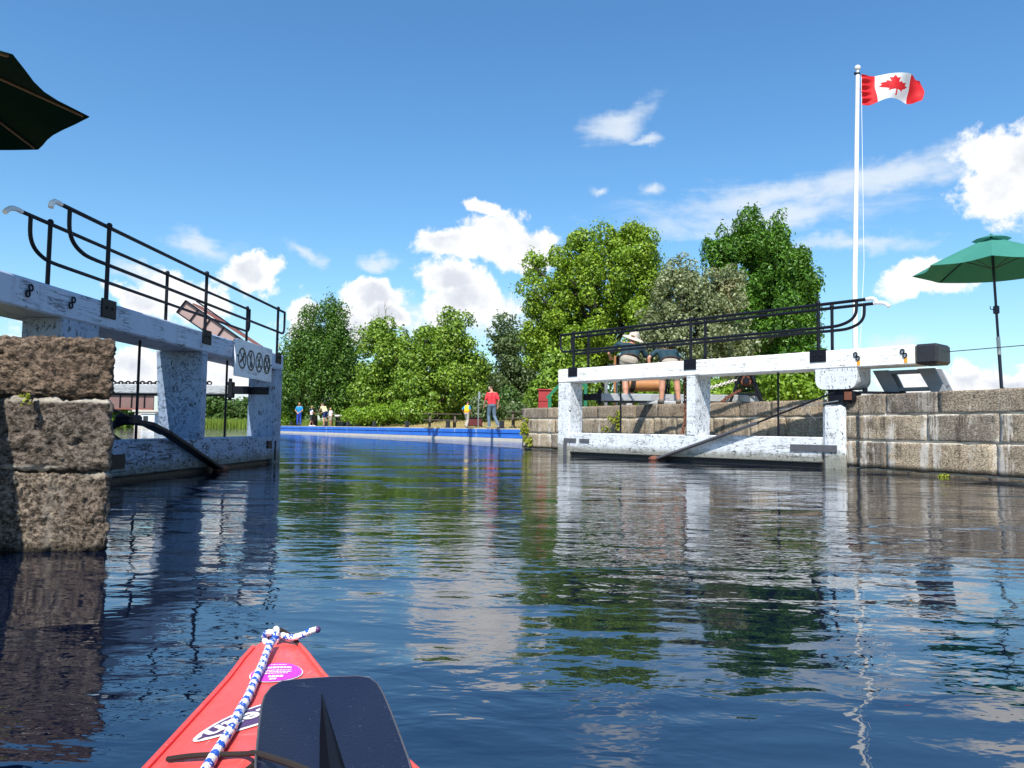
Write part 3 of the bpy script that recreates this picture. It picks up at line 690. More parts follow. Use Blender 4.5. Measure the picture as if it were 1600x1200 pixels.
# brace clevis on the left gate: heavy bent arm that reaches behind the timber
b = MB(); pts = [gL.P(1.25, -0.05, 0.42), gL.P(0.95, -0.03, 0.50), gL.P(0.62, 0.02, 0.53)]
for q0, q1 in zip(pts, pts[1:]): b.bar(q0, q1, 0.04, 0.11, up=(1, 0, 0), bev=0.006)
b.box(gL.P(0.72, 0.03, 0.535), (0.20, 0.16, 0.09), gL.rot, 0.02)
pts = [gL.P(0.70, 0.05, 0.54), gL.P(0.62, 0.20, 0.44), gL.P(1.0, 0.20, 0.30)]
for q0, q1 in zip(pts, pts[1:]): b.bar(q0, q1, 0.04, 0.07, up=(1, 0, 0), bev=0.006)
b.build('brace_clevis', 'black_iron', gateL)

# push bars (timber booms) that open the gates, and their latches on the toe posts
def push_bar(A, B, w, h, label, m, gate, gtoe, zoff=0.0, metal=None):
    A = Vector(A); B = Vector(B)
    root = thing('push_bar', label, 'gate boom', A)
    b = MB(); b.bar(A, B, w, h, bev=0.012); b.build('timber', m, root)
    d = (B - A).normalized()
    b = MB(); b.bar(A - d * 0.28, A + d * 0.10, 0.05, h * .8, bev=0.01); b.box(A, (0.10, 0.10, h * 1.7), None, 0.01)
    b.tube([A + Vector((0, 0, -h * 1.1)), A + Vector((0, 0, h * 1.2))], 0.025, 8); b.build('latch', 'black_iron', root)
    b = MB(); b.bar(A + d * .1 - Vector((0, 0, h * .58)), B - Vector((0, 0, h * .58)), 0.05, 0.03, bev=0.003); b.build('iron_flat', 'black_iron', root)
    return root, A, B, d
prR = push_bar(gR.P(5.25, 0.62, 1.17), (5.35, 16.6, 1.24), 0.14, 0.15, 'grey timber boom lying across the wall from the toe of the sunlit gate', 'grey_timber_paint', gateR, None)
prL = push_bar(gL.P(4.50, 0.62, 0.985), (-9.6, 11.9, 1.02), 0.14, 0.13, 'long pale timber boom reaching away from the toe of the shaded gate, chain on top', 'grey_timber_paint', gateL, None)
b = MB(); gR.box(b, 5.0, 5.48, 0.385, 0.40, 1.10, 1.23, 0.004); b.build('latch_plate', 'black_iron', gateR)
b = MB(); gL.box(b, 4.525, 4.54, 0.10, 0.62, 0.93, 1.03, 0.004); b.build('latch_plate', 'black_iron', gateL)
def chain(name, label, pts, r, m, link_len=None, parent=None):
    """round-link chain, links alternately turned, one mesh"""
    P = curve_pts(pts, 8); ll = link_len or r * 6; b = MB()
    acc = 0; segs = []; 
    tot = sum((P[i + 1] - P[i]).length for i in range(len(P) - 1)); n = max(2, int(tot / (ll * 0.74)))
    def pos(s):
        for i in range(len(P) - 1):
            l = (P[i + 1] - P[i]).length
            if s <= l or i == len(P) - 2: return P[i].lerp(P[i + 1], min(1, s / l)), (P[i + 1] - P[i]).normalized()
            s -= l
    for i in range(n):
        c, t = pos((i + .5) * tot / n); u = t.cross(Vector((0, 0, 1))); u = u.normalized() if u.length > .01 else Vector((1, 0, 0)); w = t.cross(u)
        q = u if i % 2 else w
        pts_ = [c + t * math.cos(a) * ll * .5 + q * math.sin(a) * ll * .30 for a in [2 * math.pi * j / 8 for j in range(9)]]
        b.tube(pts_, r, 4, caps=False)
    o = b.build(name, m, parent)
    if parent is None: tag(o, label, 'chain')
    return o
dL = prL[3]
chain('chain', 'dark link chain lying along the top of the pale timber boom', [prL[1] + dL * .3 + Vector((0, 0, .09)), prL[1] + dL * 2 + Vector((0, 0, .085)), prL[2] + Vector((0, 0, .09))], 0.011, 'black_iron', 0.08)
chain('chain', 'rusty chain hanging down beside the middle post of the sunlit gate', [gR.P(2.95, 0.30, 1.45), gR.P(2.95, 0.32, 1.0), gR.P(2.93, 0.28, 0.70), gR.P(2.95, 0.22, 0.45)], 0.013, 'rust', 0.08)
# loose stays on the sunlit gate
b = MB(); b.tube([gR.P(0.95, -0.03, 0.86), gR.P(0.05, 0.0, 0.98)], 0.007, 6); b.tube([gR.P(0.60, -0.03, 0.90), gR.P(0.38, -0.02, 0.70)], 0.004, 6); b.build('stay_rod', 'steel', gateR, True)
# anchor strap on the coping
b = MB(); b.bar((4.95, 10.95, 1.10), (5.45, 10.75, 1.085), 0.09, 0.035, bev=0.006); b.tube([(5.02, 10.9, 1.09), (5.02, 10.9, 1.16)], 0.035, 10); o = b.build('anchor_strap', 'black_iron'); tag(o, 'black iron anchor strap lying on the wall top at the gate heel', 'anchor strap')

# warning sign on the left gate
sg = thing('warning_sign', 'white warning panel with four round black prohibition symbols on the shaded gate beam', 'sign', gL.P(3.7, -0.03, 1.4))
S0, S1, Z0, Z1 = 2.93, 4.20, 1.08, 1.52
b = MB(); gL.box(b, S0, S1, -0.045, -0.022, Z0, Z1, 0.003); b.build('panel', 'sign_white', sg)
b = MB(); gL.box(b, S0 + .02, S0 + .06, -0.022, 0.0, Z0 + .1, Z1 - .1, 0.0); b.build('batten', 'shaded_post_paint', sg)
b = MB(); gL.box(b, S1 - .06, S1 - .02, -0.022, 0.0, Z0 + .1, Z1 - .1, 0.0); b.build('batten', 'shaded_post_paint', sg)
dd = -0.049
def flat(b, pts):       # pts in (s,z) -> slightly raised print
    b.prism([gL.P(s_, dd + .003, z) for s_, z in pts], Vector((gL.n.x, gL.n.y, 0)) * -0.003)
def annulus(b, cs, cz, r0, r1, n=28):
    for i in range(n):
        a0, a1 = 2 * math.pi * i / n, 2 * math.pi * (i + 1) / n
        flat(b, [(cs + r0 * math.cos(a0), cz + r0 * math.sin(a0)), (cs + r1 * math.cos(a0), cz + r1 * math.sin(a0)), (cs + r1 * math.cos(a1), cz + r1 * math.sin(a1)), (cs + r0 * math.cos(a1), cz + r0 * math.sin(a1))])
def stroke(b, a, c, w):
    a = Vector(a); c = Vector(c); n_ = (c - a).normalized(); n_ = Vector((-n_.y, n_.x)) * w / 2
    flat(b, [a + n_, c + n_, c - n_, a - n_])
zc = (Z0 + Z1) / 2
for i, cs in enumerate([S0 + 0.20 + 0.290 * j for j in range(4)]):
    b = MB(); r = 0.128; annulus(b, cs, zc, r - 0.021, r); w = 0.017
    if i == 0:
        stroke(b, (cs - .085, zc + .085), (cs + .085, zc - .085), w); stroke(b, (cs - .07, zc - .05), (cs + .06, zc + .03), .03); stroke(b, (cs + .01, zc), (cs + .07, zc + .07), .022); annulus(b, cs + .045, zc + .055, 0, .02, 8)
    elif i == 1:
        stroke(b, (cs - .085, zc + .085), (cs + .085, zc - .085), w); stroke(b, (cs, zc + .06), (cs - .005, zc - .03), .035); stroke(b, (cs - .005, zc - .02), (cs - .035, zc - .09), .018); stroke(b, (cs, zc - .02), (cs + .03, zc - .09), .018); annulus(b, cs, zc + .078, 0, .018, 8)
    elif i == 2:
        stroke(b, (cs - .085, zc + .085), (cs + .085, zc - .085), w); stroke(b, (cs - .03, zc - .05), (cs + .03, zc + .05), .032); stroke(b, (cs - .07, zc - .07), (cs + .07, zc - .04), .014); annulus(b, cs + .035, zc + .07, 0, .018, 8)
    else:
        annulus(b, cs, zc, r - .045, r - .034)
        for q in range(4):
            a = math.pi / 4 + q * math.pi / 2; stroke(b, (cs, zc), (cs + .1 * math.cos(a), zc + .1 * math.sin(a)), .026)
    b.build('symbol', 'black_paint', sg)
b = MB()
for s_, z_ in ((S0 + .04, zc + .02), (S1 - .04, zc + .0)): b = MB(); b.ball(gL.P(s_, -0.047, z_), 0.012, 8, 5); b.build('bolt', 'black_iron', sg)

# wooden steps under the beam tip
st = thing('wooden_steps', 'pale painted wooden steps standing under the black-tipped beam end', 'steps', gR.P(-0.9, 0.5, 1.04))
for s_ in (-0.32, -0.94):
    b = MB(); poly = [gR.P(s_ + .10, 0.50, 1.43), gR.P(s_ - .12, 0.50, 1.43), gR.P(s_ - .29, 0.50, 1.05), gR.P(s_ - .10, 0.50, 1.05)]
    b.prism(poly, Vector((gR.n.x, gR.n.y, 0)) * 0.05); b.build('stringer', 'shaded_step_paint', st)
    b = MB(); poly = [gR.P(s_ + .10, 0.72, 1.43), gR.P(s_ - .12, 0.72, 1.43), gR.P(s_ - .29, 0.72, 1.05), gR.P(s_ - .10, 0.72, 1.05)]
    b.prism(poly, Vector((gR.n.x, gR.n.y, 0)) * 0.05); b.build('stringer', 'shaded_step_paint', st)
for (o_, z_) in ((0.0, 1.40), (-0.13, 1.15)):
    b = MB(); gR.box(b, -1.0 + o_, -0.34 + o_, 0.555, 0.715, z_ - .025, z_ + .025, 0.006); b.build('tread', 'shaded_step_paint', st)
# thin cable from the beam tip to a post along the wall
A = gR.P(-1.29, 0.40, 1.63); B = Vector((9.3, 8.9, 1.93))
b = MB(); b.tube([A, A.lerp(B, .33) - Vector((0, 0, .012)), A.lerp(B, .66) - Vector((0, 0, .012)), B], 0.006, 5); o = b.build('cable', 'black_iron'); tag(o, 'thin dark cable running from the black beam tip past the open umbrella', 'cable')
b = MB(); b.tube([(9.3, 8.9, 0.95), (9.3, 8.9, 2.0)], 0.045, 10); b.ball((9.3, 8.9, 2.0), 0.06); o = b.build('cable_post', 'black_iron', None, True); tag(o, 'dark iron post holding the far end of the thin cable', 'post')
# ---------------------------------------------------------------- flag on its pole
simple('flag_red', (0.72, 0.012, 0.02), 0.7, 0, 0.1, 3, trans=0.35); simple('flag_white', (0.85, 0.85, 0.87), 0.7, 0, 0.05, 3, trans=0.35)
simple('pole_white', (0.82, 0.82, 0.82), 0.35, 0, 0.05)
fb = at(1338, 640, 18.0); fx = fb.x; top = at(1340, 106, 18.0)
fp = thing('flagpole', 'tall white flagpole behind the white beam, globe on top', 'flagpole', (fx, 18, 1.0))
b = MB(); b.tube([(fx, 18, 0.95), (fx, 18, 4), (top.x, 18, top.z - 0.15)], [0.062, 0.058, 0.046], 16); b.build('pole', 'pole_white', fp, True)
b = MB(); b.ball((top.x, 18, top.z), 0.068, 16, 10); b.tube([(top.x, 18, top.z - .16), (top.x, 18, top.z - .05)], 0.032, 10); b.build('globe', 'pole_white', fp, True)
b = MB(); b.tube([(top.x, 18, top.z - .17), (top.x, 18, top.z - .13)], 0.055, 12); b.box((top.x - .06, 18, top.z - .14), (.05, .03, .05)); b.build('truck', 'black_iron', fp)
b = MB(); b.tube([(top.x + .075, 17.98, top.z - .2), (top.x + .085, 17.98, 4.5), (fx + .075, 17.98, 2.2)], 0.006, 5); b.build('halyard', 'cap_white', fp)
b = MB(); b.box((fx + .07, 17.97, 2.1), (.03, .05, .2), None, .008); b.build('cleat', 'grey_iron', fp)
LEAF = [(0, 1), (.17, .72), (.37, .82), (.27, .32), (.47, .52), (.55, .38), (.83, .44), (.75, .22), (.93, .12), (.45, -.30), (.52, -.48), (.05, -.40), (.05, -.95), (-.05, -.95), (-.05, -.40), (-.52, -.48), (-.45, -.30), (-.93, .12), (-.75, .22), (-.83, .44), (-.55, .38), (-.47, .52), (-.27, .32), (-.37, .82), (-.17, .72)]
def inpoly(x, y, P):
    c = False; n = len(P)
    for i in range(n):
        x1, y1 = P[i]; x2, y2 = P[(i + 1) % n]
        if (y1 > y) != (y2 > y) and x < (x2 - x1) * (y - y1) / (y2 - y1) + x1: c = not c
    return c
b = MB(); NU, NV = 150, 76; fl = at(1346, 116, 18.0); fl2 = at(1346, 165, 18.0); HH = fl.z - fl2.z; FX = fl.x - .01
for j in range(NV + 1):
    for i in range(NU + 1):
        u = i / NU; v = j / NV      # v down the hoist
        W = 1.56
        topz = 0.012 * math.sin(u * 5) + (-0.07 * max(0, (u - .72) / .28) ** 2)
        botz = -HH + 0.16 * sm(0.05, 0.45, u) + 0.04 * sm(.5, .7, u) * 0 - 0.02 * sm(.3, .8, u)
        z = fl.z + topz * (1 - v) + botz * v
        x = FX + W * u - 0.10 * abs(v - .45) ** 2 * sm(.8, 1, u) * 4 + 0.01 * math.sin(v * 9 + u * 4)
        crease = 0.035 * math.sin(v * 30 + u * 5) * (1 - sm(0.05, 0.22, u))
        y = 18.0 + 0.13 * math.sin(u * 8.2 + v * 1.6) * sm(0, .25, u) + 0.05 * math.sin(u * 15 - v * 4) * u + crease + 0.10 * sm(.62, .95, u) * (v - .3)
        b.v.append((x, y, z))
for j in range(NV):
    for i in range(NU):
        k = j * (NU + 1) + i; u = (i + .5) / NU; v = (j + .5) / NV
        col = 0 if (u < .24 or u > .76) else (0 if inpoly((u - .5) * 2 / .47 * 1.0 * .98, (0.5 - v) / .42, LEAF) else 1)
        b.f.append((k, k + 1, k + NU + 2, k + NU + 1)); b.m.append(col)
o = b.build('flag', ('flag_red', 'flag_white'), None, True); tag(o, 'red and white maple leaf flag streaming from the tall white pole', 'flag')

# ---------------------------------------------------------------- umbrellas
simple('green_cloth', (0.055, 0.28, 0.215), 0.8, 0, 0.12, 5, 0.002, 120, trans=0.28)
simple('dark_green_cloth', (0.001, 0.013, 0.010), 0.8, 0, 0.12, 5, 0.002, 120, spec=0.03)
simple('navy_metal', (0.012, 0.016, 0.035), 0.35, 0.2, 0.2)
simple('rib_wood', (0.16, 0.10, 0.06), 0.6, 0, 0.2)
simple('steel', (0.45, 0.45, 0.45), 0.35, 0.8, 0.1)
def umbrella(label, base, ztop, zrim, rad, clothm, rot=0.0, tilt=(0, 0), nseg=8, ribm='navy_metal', scallop=0.06, axis=None):
    root = thing('patio_umbrella', label, 'umbrella', base)
    bx, by, bz = base
    def tp(p):   # lean of the canopy
        p = Vector(p)
        if axis is not None:
            az_ = Vector((axis[0], axis[1], 1)).normalized(); aa = Vector((0, 1, 0)).cross(az_).normalized(); bb = az_.cross(aa); return Vector((bx, by, zrim)) + aa * p.x + bb * p.y + az_ * (p.z - zrim)
        return Vector((bx, by, 0)) + Vector((p.x + tilt[0] * (p.z - bz), p.y + tilt[1] * (p.z - bz), p.z))
    b = MB(); RN = 10; SUB = 6; grid = []
    for i in range(RN + 1):
        r = rad * i / RN; row = []
        for j in range(nseg * SUB):
            a = rot + 2 * math.pi * j / (nseg * SUB); ph = (j % SUB) / SUB
            mid = math.sin(math.pi * ph)
            rr = r * (1 - (1 - math.cos(math.pi / nseg)) * mid) * (1 - scallop * mid * (i / RN) ** 3)
            z = ztop - (ztop - zrim) * (i / RN) ** 1.12 + 0.035 * mid * (i / RN) * (1 - i / RN * .3) * -1
            row.append(tp((rr * math.cos(a), rr * math.sin(a), z)))
        grid.append(row)
    m = nseg * SUB
    vs = [p for row in grid for p in row]; fs = []
    for i in range(RN):
        for j in range(m): fs.append((i * m + j, i * m + (j + 1) % m, (i + 1) * m + (j + 1) % m, (i + 1) * m + j))
    lo = [p - Vector((0, 0, 0.006)) for p in vs]; n0 = len(vs)
    fs2 = [tuple(n0 + q for q in reversed(f)) for f in fs]
    edge = [(RN * m + j, RN * m + (j + 1) % m, n0 + RN * m + (j + 1) % m, n0 + RN * m + j) for j in range(m)]
    b.add(vs + lo, fs + fs2 + edge); can = b.build('canopy', clothm, root); can.data.polygons.foreach_set('use_smooth', [True] * len(can.data.polygons)); can.data.set_sharp_from_angle(angle=R(9))
    # vent cap
    b = MB(); vs = []; fs = []
    for i in range(4):
        for j in range(m):
            a = rot + 2 * math.pi * j / m; mid = math.sin(math.pi * (j % SUB) / SUB); r = rad * .24 * i / 3 * (1 - .07 * mid)
            vs.append(tp((r * math.cos(a), r * math.sin(a), ztop + .045 - .085 * (i / 3) ** 1.3)))
    for i in range(3):
        for j in range(m): fs.append((i * m + j, i * m + (j + 1) % m, (i + 1) * m + (j + 1) % m, (i + 1) * m + j))
    b.add(vs, fs); b.ball(tp((0, 0, ztop + .05)), 0.022); b.build('vent_cap', clothm, root)
    for j in range(nseg):
        a = rot + 2 * math.pi * j / nseg; q = lambda f, dz=0: tp((rad * f * math.cos(a), rad * f * math.sin(a), ztop - (ztop - zrim) * f ** 1.12 - 0.02 + dz))
        b = MB(); b.tube([q(.02), q(.5), q(.97)], 0.010, 6); b.tube([q(.5, -.01), tp((.04 * math.cos(a), .04 * math.sin(a), zrim + .02))], 0.007, 5); b.build('rib', ribm, root)
    b = MB(); b.tube([tp((0, 0, bz + .02)), tp((0, 0, bz + (zrim - bz) * .40))], 0.027, 12); b.tube([tp((0, 0, bz + (zrim - bz) * .40)), tp((0, 0, ztop + .05))], 0.021, 12); b.build('pole', 'navy_metal', root, True)
    zc_ = bz + (zrim - bz) * .70; b = MB(); b.box(tp((0, 0, zc_)), (.085, .075, .14), None, .015); b.tube([tp((-.03, 0, zc_)), tp((-.10, 0, zc_ + .01)), tp((-.10, 0, zc_ + .06))], .008, 6); b.build('crank', 'navy_metal', root)
    b = MB(); b.tube([tp((0, 0, bz + (zrim - bz) * .37)), tp((0, 0, bz + (zrim - bz) * .50))], 0.030, 12); b.build('collar', 'steel', root, True)
    b = MB(); b.tube([(bx, by, bz), (bx, by, bz + .07)], [.25, .23], 24); b.tube([(bx, by, bz + .07), (bx, by, bz + .3)], .035, 12); b.build('stand', 'black_iron', root)
    return root
ub = at(1567, 640, 13.0)
umbrella('open green patio umbrella above the stone wall, grey underside towards us', (ub.x, 13.0, 1.03), at(1557, 367, 13).z - .05, at(1557, 421, 13).z, 1.24, 'green_cloth', rot=R(12), tilt=(-0.045, 0.0))
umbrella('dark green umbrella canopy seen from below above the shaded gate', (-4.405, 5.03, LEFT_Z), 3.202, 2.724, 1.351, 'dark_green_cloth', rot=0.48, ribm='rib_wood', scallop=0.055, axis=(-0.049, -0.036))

# ---------------------------------------------------------------- trees and plants
def leaf_mesh(name, centres, radii, n, size, m, parent=None, flat=0.0, narrow=0.6, seed=0, up=0.25, shell=0.84):
    """n leaf-sized faces spread through clumps at CENTRES (k,3) with RADII (k,)"""
    r_ = np.random.default_rng(seed + 11)
    C_ = np.asarray(centres, float); Rr = np.asarray(radii, float)
    if Rr.ndim == 1: Rr = np.stack([Rr, Rr, Rr], 1)
    wgt = (Rr.prod(1)) ** (2 / 3); k = r_.choice(len(C_), n, p=wgt / wgt.sum())
    d = r_.normal(size=(n, 3)); d /= np.linalg.norm(d, axis=1)[:, None]
    rad = np.abs(1 - np.abs(r_.normal(0, 1 - shell, n))); stray = r_.random(n) < 0.10; rad[stray] = r_.uniform(1.0, 1.45, stray.sum())
    P = C_[k] + d * Rr[k] * rad[:, None]
    nrm = d * 0.9 + r_.normal(size=(n, 3)) * 0.55 + np.array([0, 0, up]); nrm /= np.linalg.norm(nrm, axis=1)[:, None]
    a = np.cross(nrm, r_.normal(size=(n, 3))); a /= np.linalg.norm(a, axis=1)[:, None]; b_ = np.cross(nrm, a)
    s = size * r_.uniform(0.55, 1.5, n)[:, None]
    v = np.empty((n, 4, 3)); fold = nrm * s * 0.18
    v[:, 0] = P - a * s * .5; v[:, 1] = P + b_ * s * .5 * narrow + fold; v[:, 2] = P + a * s * .5; v[:, 3] = P - b_ * s * .5 * narrow + fold
    off = np.array(OFF.get(parent.name, Vector())) if parent is not None else 0
    me = bpy.data.meshes.new(name); me.vertices.add(n * 4); me.vertices.foreach_set('co', (v.reshape(-1, 3) - off).astype(np.float32).ravel())
    me.loops.add(n * 4); me.loops.foreach_set('vertex_index', np.arange(n * 4, dtype=np.int32))
    me.polygons.add(n); me.polygons.foreach_set('loop_start', np.arange(0, n * 4, 4, dtype=np.int32)); me.polygons.foreach_set('loop_total', np.full(n, 4, dtype=np.int32))
    me.update(); return link(name, me, parent, (m,))
def clumps(ells, n, rmin, rmax, seed, surf=0.62):
    """clump centres inside a union of ellipsoids (cx,cy,cz,rx,ry,rz), most near the outside"""
    r_ = np.random.default_rng(seed); E = np.array(ells, float); w = E[:, 3] * E[:, 5]; w = w / w.sum()
    k = r_.choice(len(E), n, p=w); d = r_.normal(size=(n, 3)); d /= np.linalg.norm(d, axis=1)[:, None]
    rr = surf + (1 - surf) * r_.random(n) ** 0.5; rr *= r_.uniform(.9, 1.06, n)
    inner = r_.random(n) < 0.14; rr[inner] *= r_.random(inner.sum())
    c = E[k, :3] + d * E[k, 3:] * rr[:, None]; return c, r_.uniform(rmin, rmax, n)
def tree(label, cat_kind, Y, ells, m, nleaf, size, trunk, ground_z, ncl=160, rcl=(0.45, 0.9), seed=0, narrow=.6, depthk=1.0, vert=1.0, bare=False, limbs=7, name='broadleaf_tree'):
    """ells in photo pixels at distance Y: (px,py,rx,ry)"""
    E = []
    for (px, py, rx, ry) in ells:
        c = at(px, py, Y); E.append((c.x, c.y + rng.uniform(-.3, .3), c.z, rx * Y / F, rx * Y / F * depthk, ry * Y / F))
    tx = at(trunk[0], 640, Y).x; base = Vector((tx, Y, ground_z))
    root = thing(name, label, cat_kind, base)
    c, r = clumps(E, ncl, rcl[0], rcl[1], seed)
    keep = c[:, 2] > ground_z + 0.2; c, r = c[keep], r[keep]
    q_ = np.random.default_rng(seed + 90).uniform(.7, 1.3, (len(r), 3)); rad3 = np.stack([r, r, r * vert], 1) * q_
    leaf_mesh('crown', c, rad3, nleaf, size, m, root, seed=seed, narrow=narrow)
    # trunk and limbs
    b = MB(); tr = trunk[1]; topz = max(e[2] for e in E); cx = sum(e[0] for e in E) / len(E)
    pts = [base - Vector((0, 0, .3)), base + Vector((.05, 0, .8)), base + Vector((-.05, .1, (topz - ground_z) * .4)), Vector((cx, Y, ground_z + (topz - ground_z) * .8))]
    b.tube(curve_pts(pts, 5), [tr * (1 - .8 * i / 15) for i in range(16)], 9)
    r_ = random.Random(seed)
    for i in range(limbs):
        f = r_.uniform(.18, .7); p0 = base.lerp(Vector((cx, Y, topz)), f); j = r_.randrange(len(c)); q = Vector(c[j])
        if q.z < p0.z: q.z = p0.z + .5
        mid = p0.lerp(q, .5) + Vector((0, 0, -.25))
        b.tube(curve_pts([p0, mid, q], 4), [tr * .42 * (1 - .85 * t / 8) for t in range(9)], 6)
    b.build('trunk', 'bark', root, True)
    if bare:
        b = MB()
        for (px, py, px2, py2) in bare:
            A_ = at(px, py, Y); B_ = at(px2, py2, Y); mid = A_.lerp(B_, .5) + Vector((r_.uniform(-.2, .2), 0, 0)); b.tube([A_, mid, B_], [.06, .035, .01], 5)
            for q in range(4):
                s0 = mid.lerp(B_, q / 5); b.tube([s0, s0 + Vector((r_.uniform(-.7, .7), r_.uniform(-.3, .3), r_.uniform(.2, .8)))], [.02, .004], 4)
        b.build('bare_branch', 'dead_wood', root)
    return root
def gz(px, Y): return land_z(at(px, 640, Y).x, Y)
tree('dark green cedar with a broad pointed crown standing over the fishing group', 'tree', 60, [(503, 520, 42, 42), (503, 565, 64, 52), (503, 605, 72, 44), (470, 550, 26, 30), (538, 550, 26, 32), (470, 600, 36, 44), (542, 600, 36, 46), (496, 490, 14, 14), (514, 490, 12, 12), (455, 620, 22, 24), (556, 622, 22, 26)], 'leaf_cedar', 62000, 0.19, (490, .38), gz(490, 60), 460, (0.28, 0.7), 1, narrow=.5, vert=1.6, name='cedar_tree')
tree('loose light green tree with dead grey twigs poking from its top, next to the cedar', 'tree', 56, [(600, 560, 38, 52), (598, 530, 20, 30), (590, 610, 40, 40), (625, 600, 34, 50)], 'leaf_yellow', 24000, 0.20, (602, .22), gz(602, 56), 110, (0.3, 0.8), 2, limbs=14, bare=[(600, 540, 590, 480), (612, 540, 618, 492), (606, 520, 600, 470)])
tree('rounded yellow green maple behind the whole picnic table', 'tree', 54, [(690, 520, 38, 38), (668, 560, 42, 46), (715, 570, 42, 48), (690, 610, 62, 38), (738, 590, 18, 38), (650, 605, 28, 36)], 'leaf_yellow', 46000, 0.20, (682, .30), gz(682, 54), 200, (0.35, 0.85), 3, limbs=16)
tree('slender grey green tree rising between the maple and the biggest tree', 'tree', 58, [(795, 520, 22, 32), (800, 560, 30, 42), (790, 610, 36, 38), (822, 610, 26, 44)], 'leaf_grey', 15000, 0.22, (800, .22), gz(800, 58), 105, (0.4, 0.8), 4)
tree('biggest tree, bright green maple with a domed clumpy crown behind the toe of the gate', 'tree', 47, [(915, 400, 32, 42), (985, 400, 40, 42), (940, 430, 70, 52), (862, 450, 44, 56), (1000, 450, 40, 50), (870, 510, 50, 46), (940, 510, 84, 60), (1010, 520, 36, 60), (895, 560, 55, 40), (845, 545, 26, 34), (905, 375, 16, 16), (985, 370, 22, 16), (946, 372, 10, 14)], 'leaf_maple', 92000, 0.17, (940, .5), gz(940, 47), 300, (0.34, 0.80), 5, limbs=30)
tree('grey olive tree with rusty brown patches in front of the two taller trees', 'tree', 36, [(1067, 425, 16, 40), (1060, 470, 44, 50), (1110, 470, 48, 46), (1140, 470, 30, 52), (1075, 540, 66, 52), (1130, 545, 48, 50), (1030, 520, 34, 50), (1020, 570, 30, 36)], 'leaf_olive', 46000, 0.145, (1080, .26), gz(1080, 36), 520, (0.18, 0.42), 6, narrow=.55, limbs=12)
tree('dark green ash with feathery upright sprays, tallest on the flag side', 'tree', 42, [(1165, 342, 7, 22), (1188, 338, 7, 22), (1212, 352, 8, 24), (1134, 384, 13, 24), (1242, 405, 13, 28), (1112, 400, 12, 20), (1262, 440, 14, 26), (1160, 385, 32, 40), (1195, 382, 32, 36), (1180, 420, 60, 50), (1220, 440, 46, 60), (1190, 500, 80, 60), (1245, 510, 36, 60), (1210, 570, 76, 40), (1258, 470, 16, 40)], 'leaf_ash', 80000, 0.20, (1195, .34), gz(1195, 42), 520, (0.26, 0.52), 7, narrow=.38, vert=1.5, limbs=10)
tree('low yellow green shrubby tree beneath the biggest tree', 'tree', 40, [(880, 590, 34, 36), (860, 620, 30, 22), (905, 615, 26, 24)], 'leaf_yellow', 9000, 0.2, (880, .12), gz(880, 40), 80, (0.3, 0.6), 8)
tree('bright green leafy shrub between the winch and the heel of the gate', 'shrub', 30, [(1225, 590, 30, 24), (1262, 592, 28, 26), (1245, 612, 36, 18), (1205, 612, 20, 14)], 'leaf_bush', 11000, 0.15, (1245, .08), gz(1245, 30), 90, (0.25, 0.45), 9, name='leafy_shrub')
tree('small bright bush under the olive tree behind the winch', 'shrub', 28, [(1128, 610, 16, 12), (1108, 616, 14, 9)], 'leaf_bush', 2600, 0.13, (1120, .05), gz(1120, 28), 30, (0.15, 0.3), 10, name='leafy_shrub')
tree('bright bush seen between the legs of the workers', 'shrub', 27, [(1035, 612, 26, 12), (1000, 615, 20, 9)], 'leaf_bush', 3000, 0.12, (1030, .05), gz(1030, 27), 34, (0.15, 0.3), 12, name='leafy_shrub')
def bush(label, Y, ells, m, n, size, seed, name='bush'):
    E = [(lambda c: (c.x, c.y, c.z, rx * Y / F, rx * Y / F * .8, ry * Y / F))(at(px, py, Y)) for (px, py, rx, ry) in ells]
    px = sum(e[0] for e in ells) / len(ells); base = Vector((at(px, 650, Y).x, Y, gz(px, Y)))
    root = thing(name, label, 'bush', base)
    c, r = clumps(E, 60, .25, .5, seed); leaf_mesh('foliage', c, r, n, size, m, root, seed=seed)
    b = MB()
    for i in range(6):
        q = Vector(c[i * 3]); b.tube([base - Vector((0, 0, .2)), q], [.03, .01], 5)
    b.build('stem', 'bark', root)
bush('low sprawling bush of bright leaves beside the shaded picnic table', 52, [(590, 648, 34, 11), (560, 650, 24, 9), (625, 644, 26, 12)], 'leaf_bush', 7000, .17, 21)
bush('small bush left of the man in the blue shirt', 60, [(452, 652, 16, 13)], 'leaf_bush', 2200, .17, 22)
bush('leafy bush behind the end of the whole picnic table', 50, [(655, 641, 22, 13), (640, 643, 18, 9)], 'leaf_yellow', 3800, .18, 23)
bush('dark leafy bush around the signpost', 46, [(760, 640, 24, 16), (800, 645, 24, 14)], 'leaf_grey', 4200, .18, 24)
bush('green bush beneath the slender tree, behind the half hidden picnic table', 48, [(830, 640, 26, 16), (790, 630, 26, 22)], 'leaf_far', 4600, .18, 25)
# woods behind, one mass
E = []
for px in range(585, 1260, 22):
    c = at(px, 640, 82); E.append((c.x, 82 + rng.uniform(-6, 6), 2.6 + rng.uniform(-.4, 1.2), 2.8, 2.6, 2.9))
c, r = clumps(E, 700, .5, 1.0, 31); o = leaf_mesh('distant_woods', c, r, 42000, .42, 'leaf_far', seed=31)
tag(o, 'dense green woods filling the gaps behind the park trees', 'woods', kind='stuff')
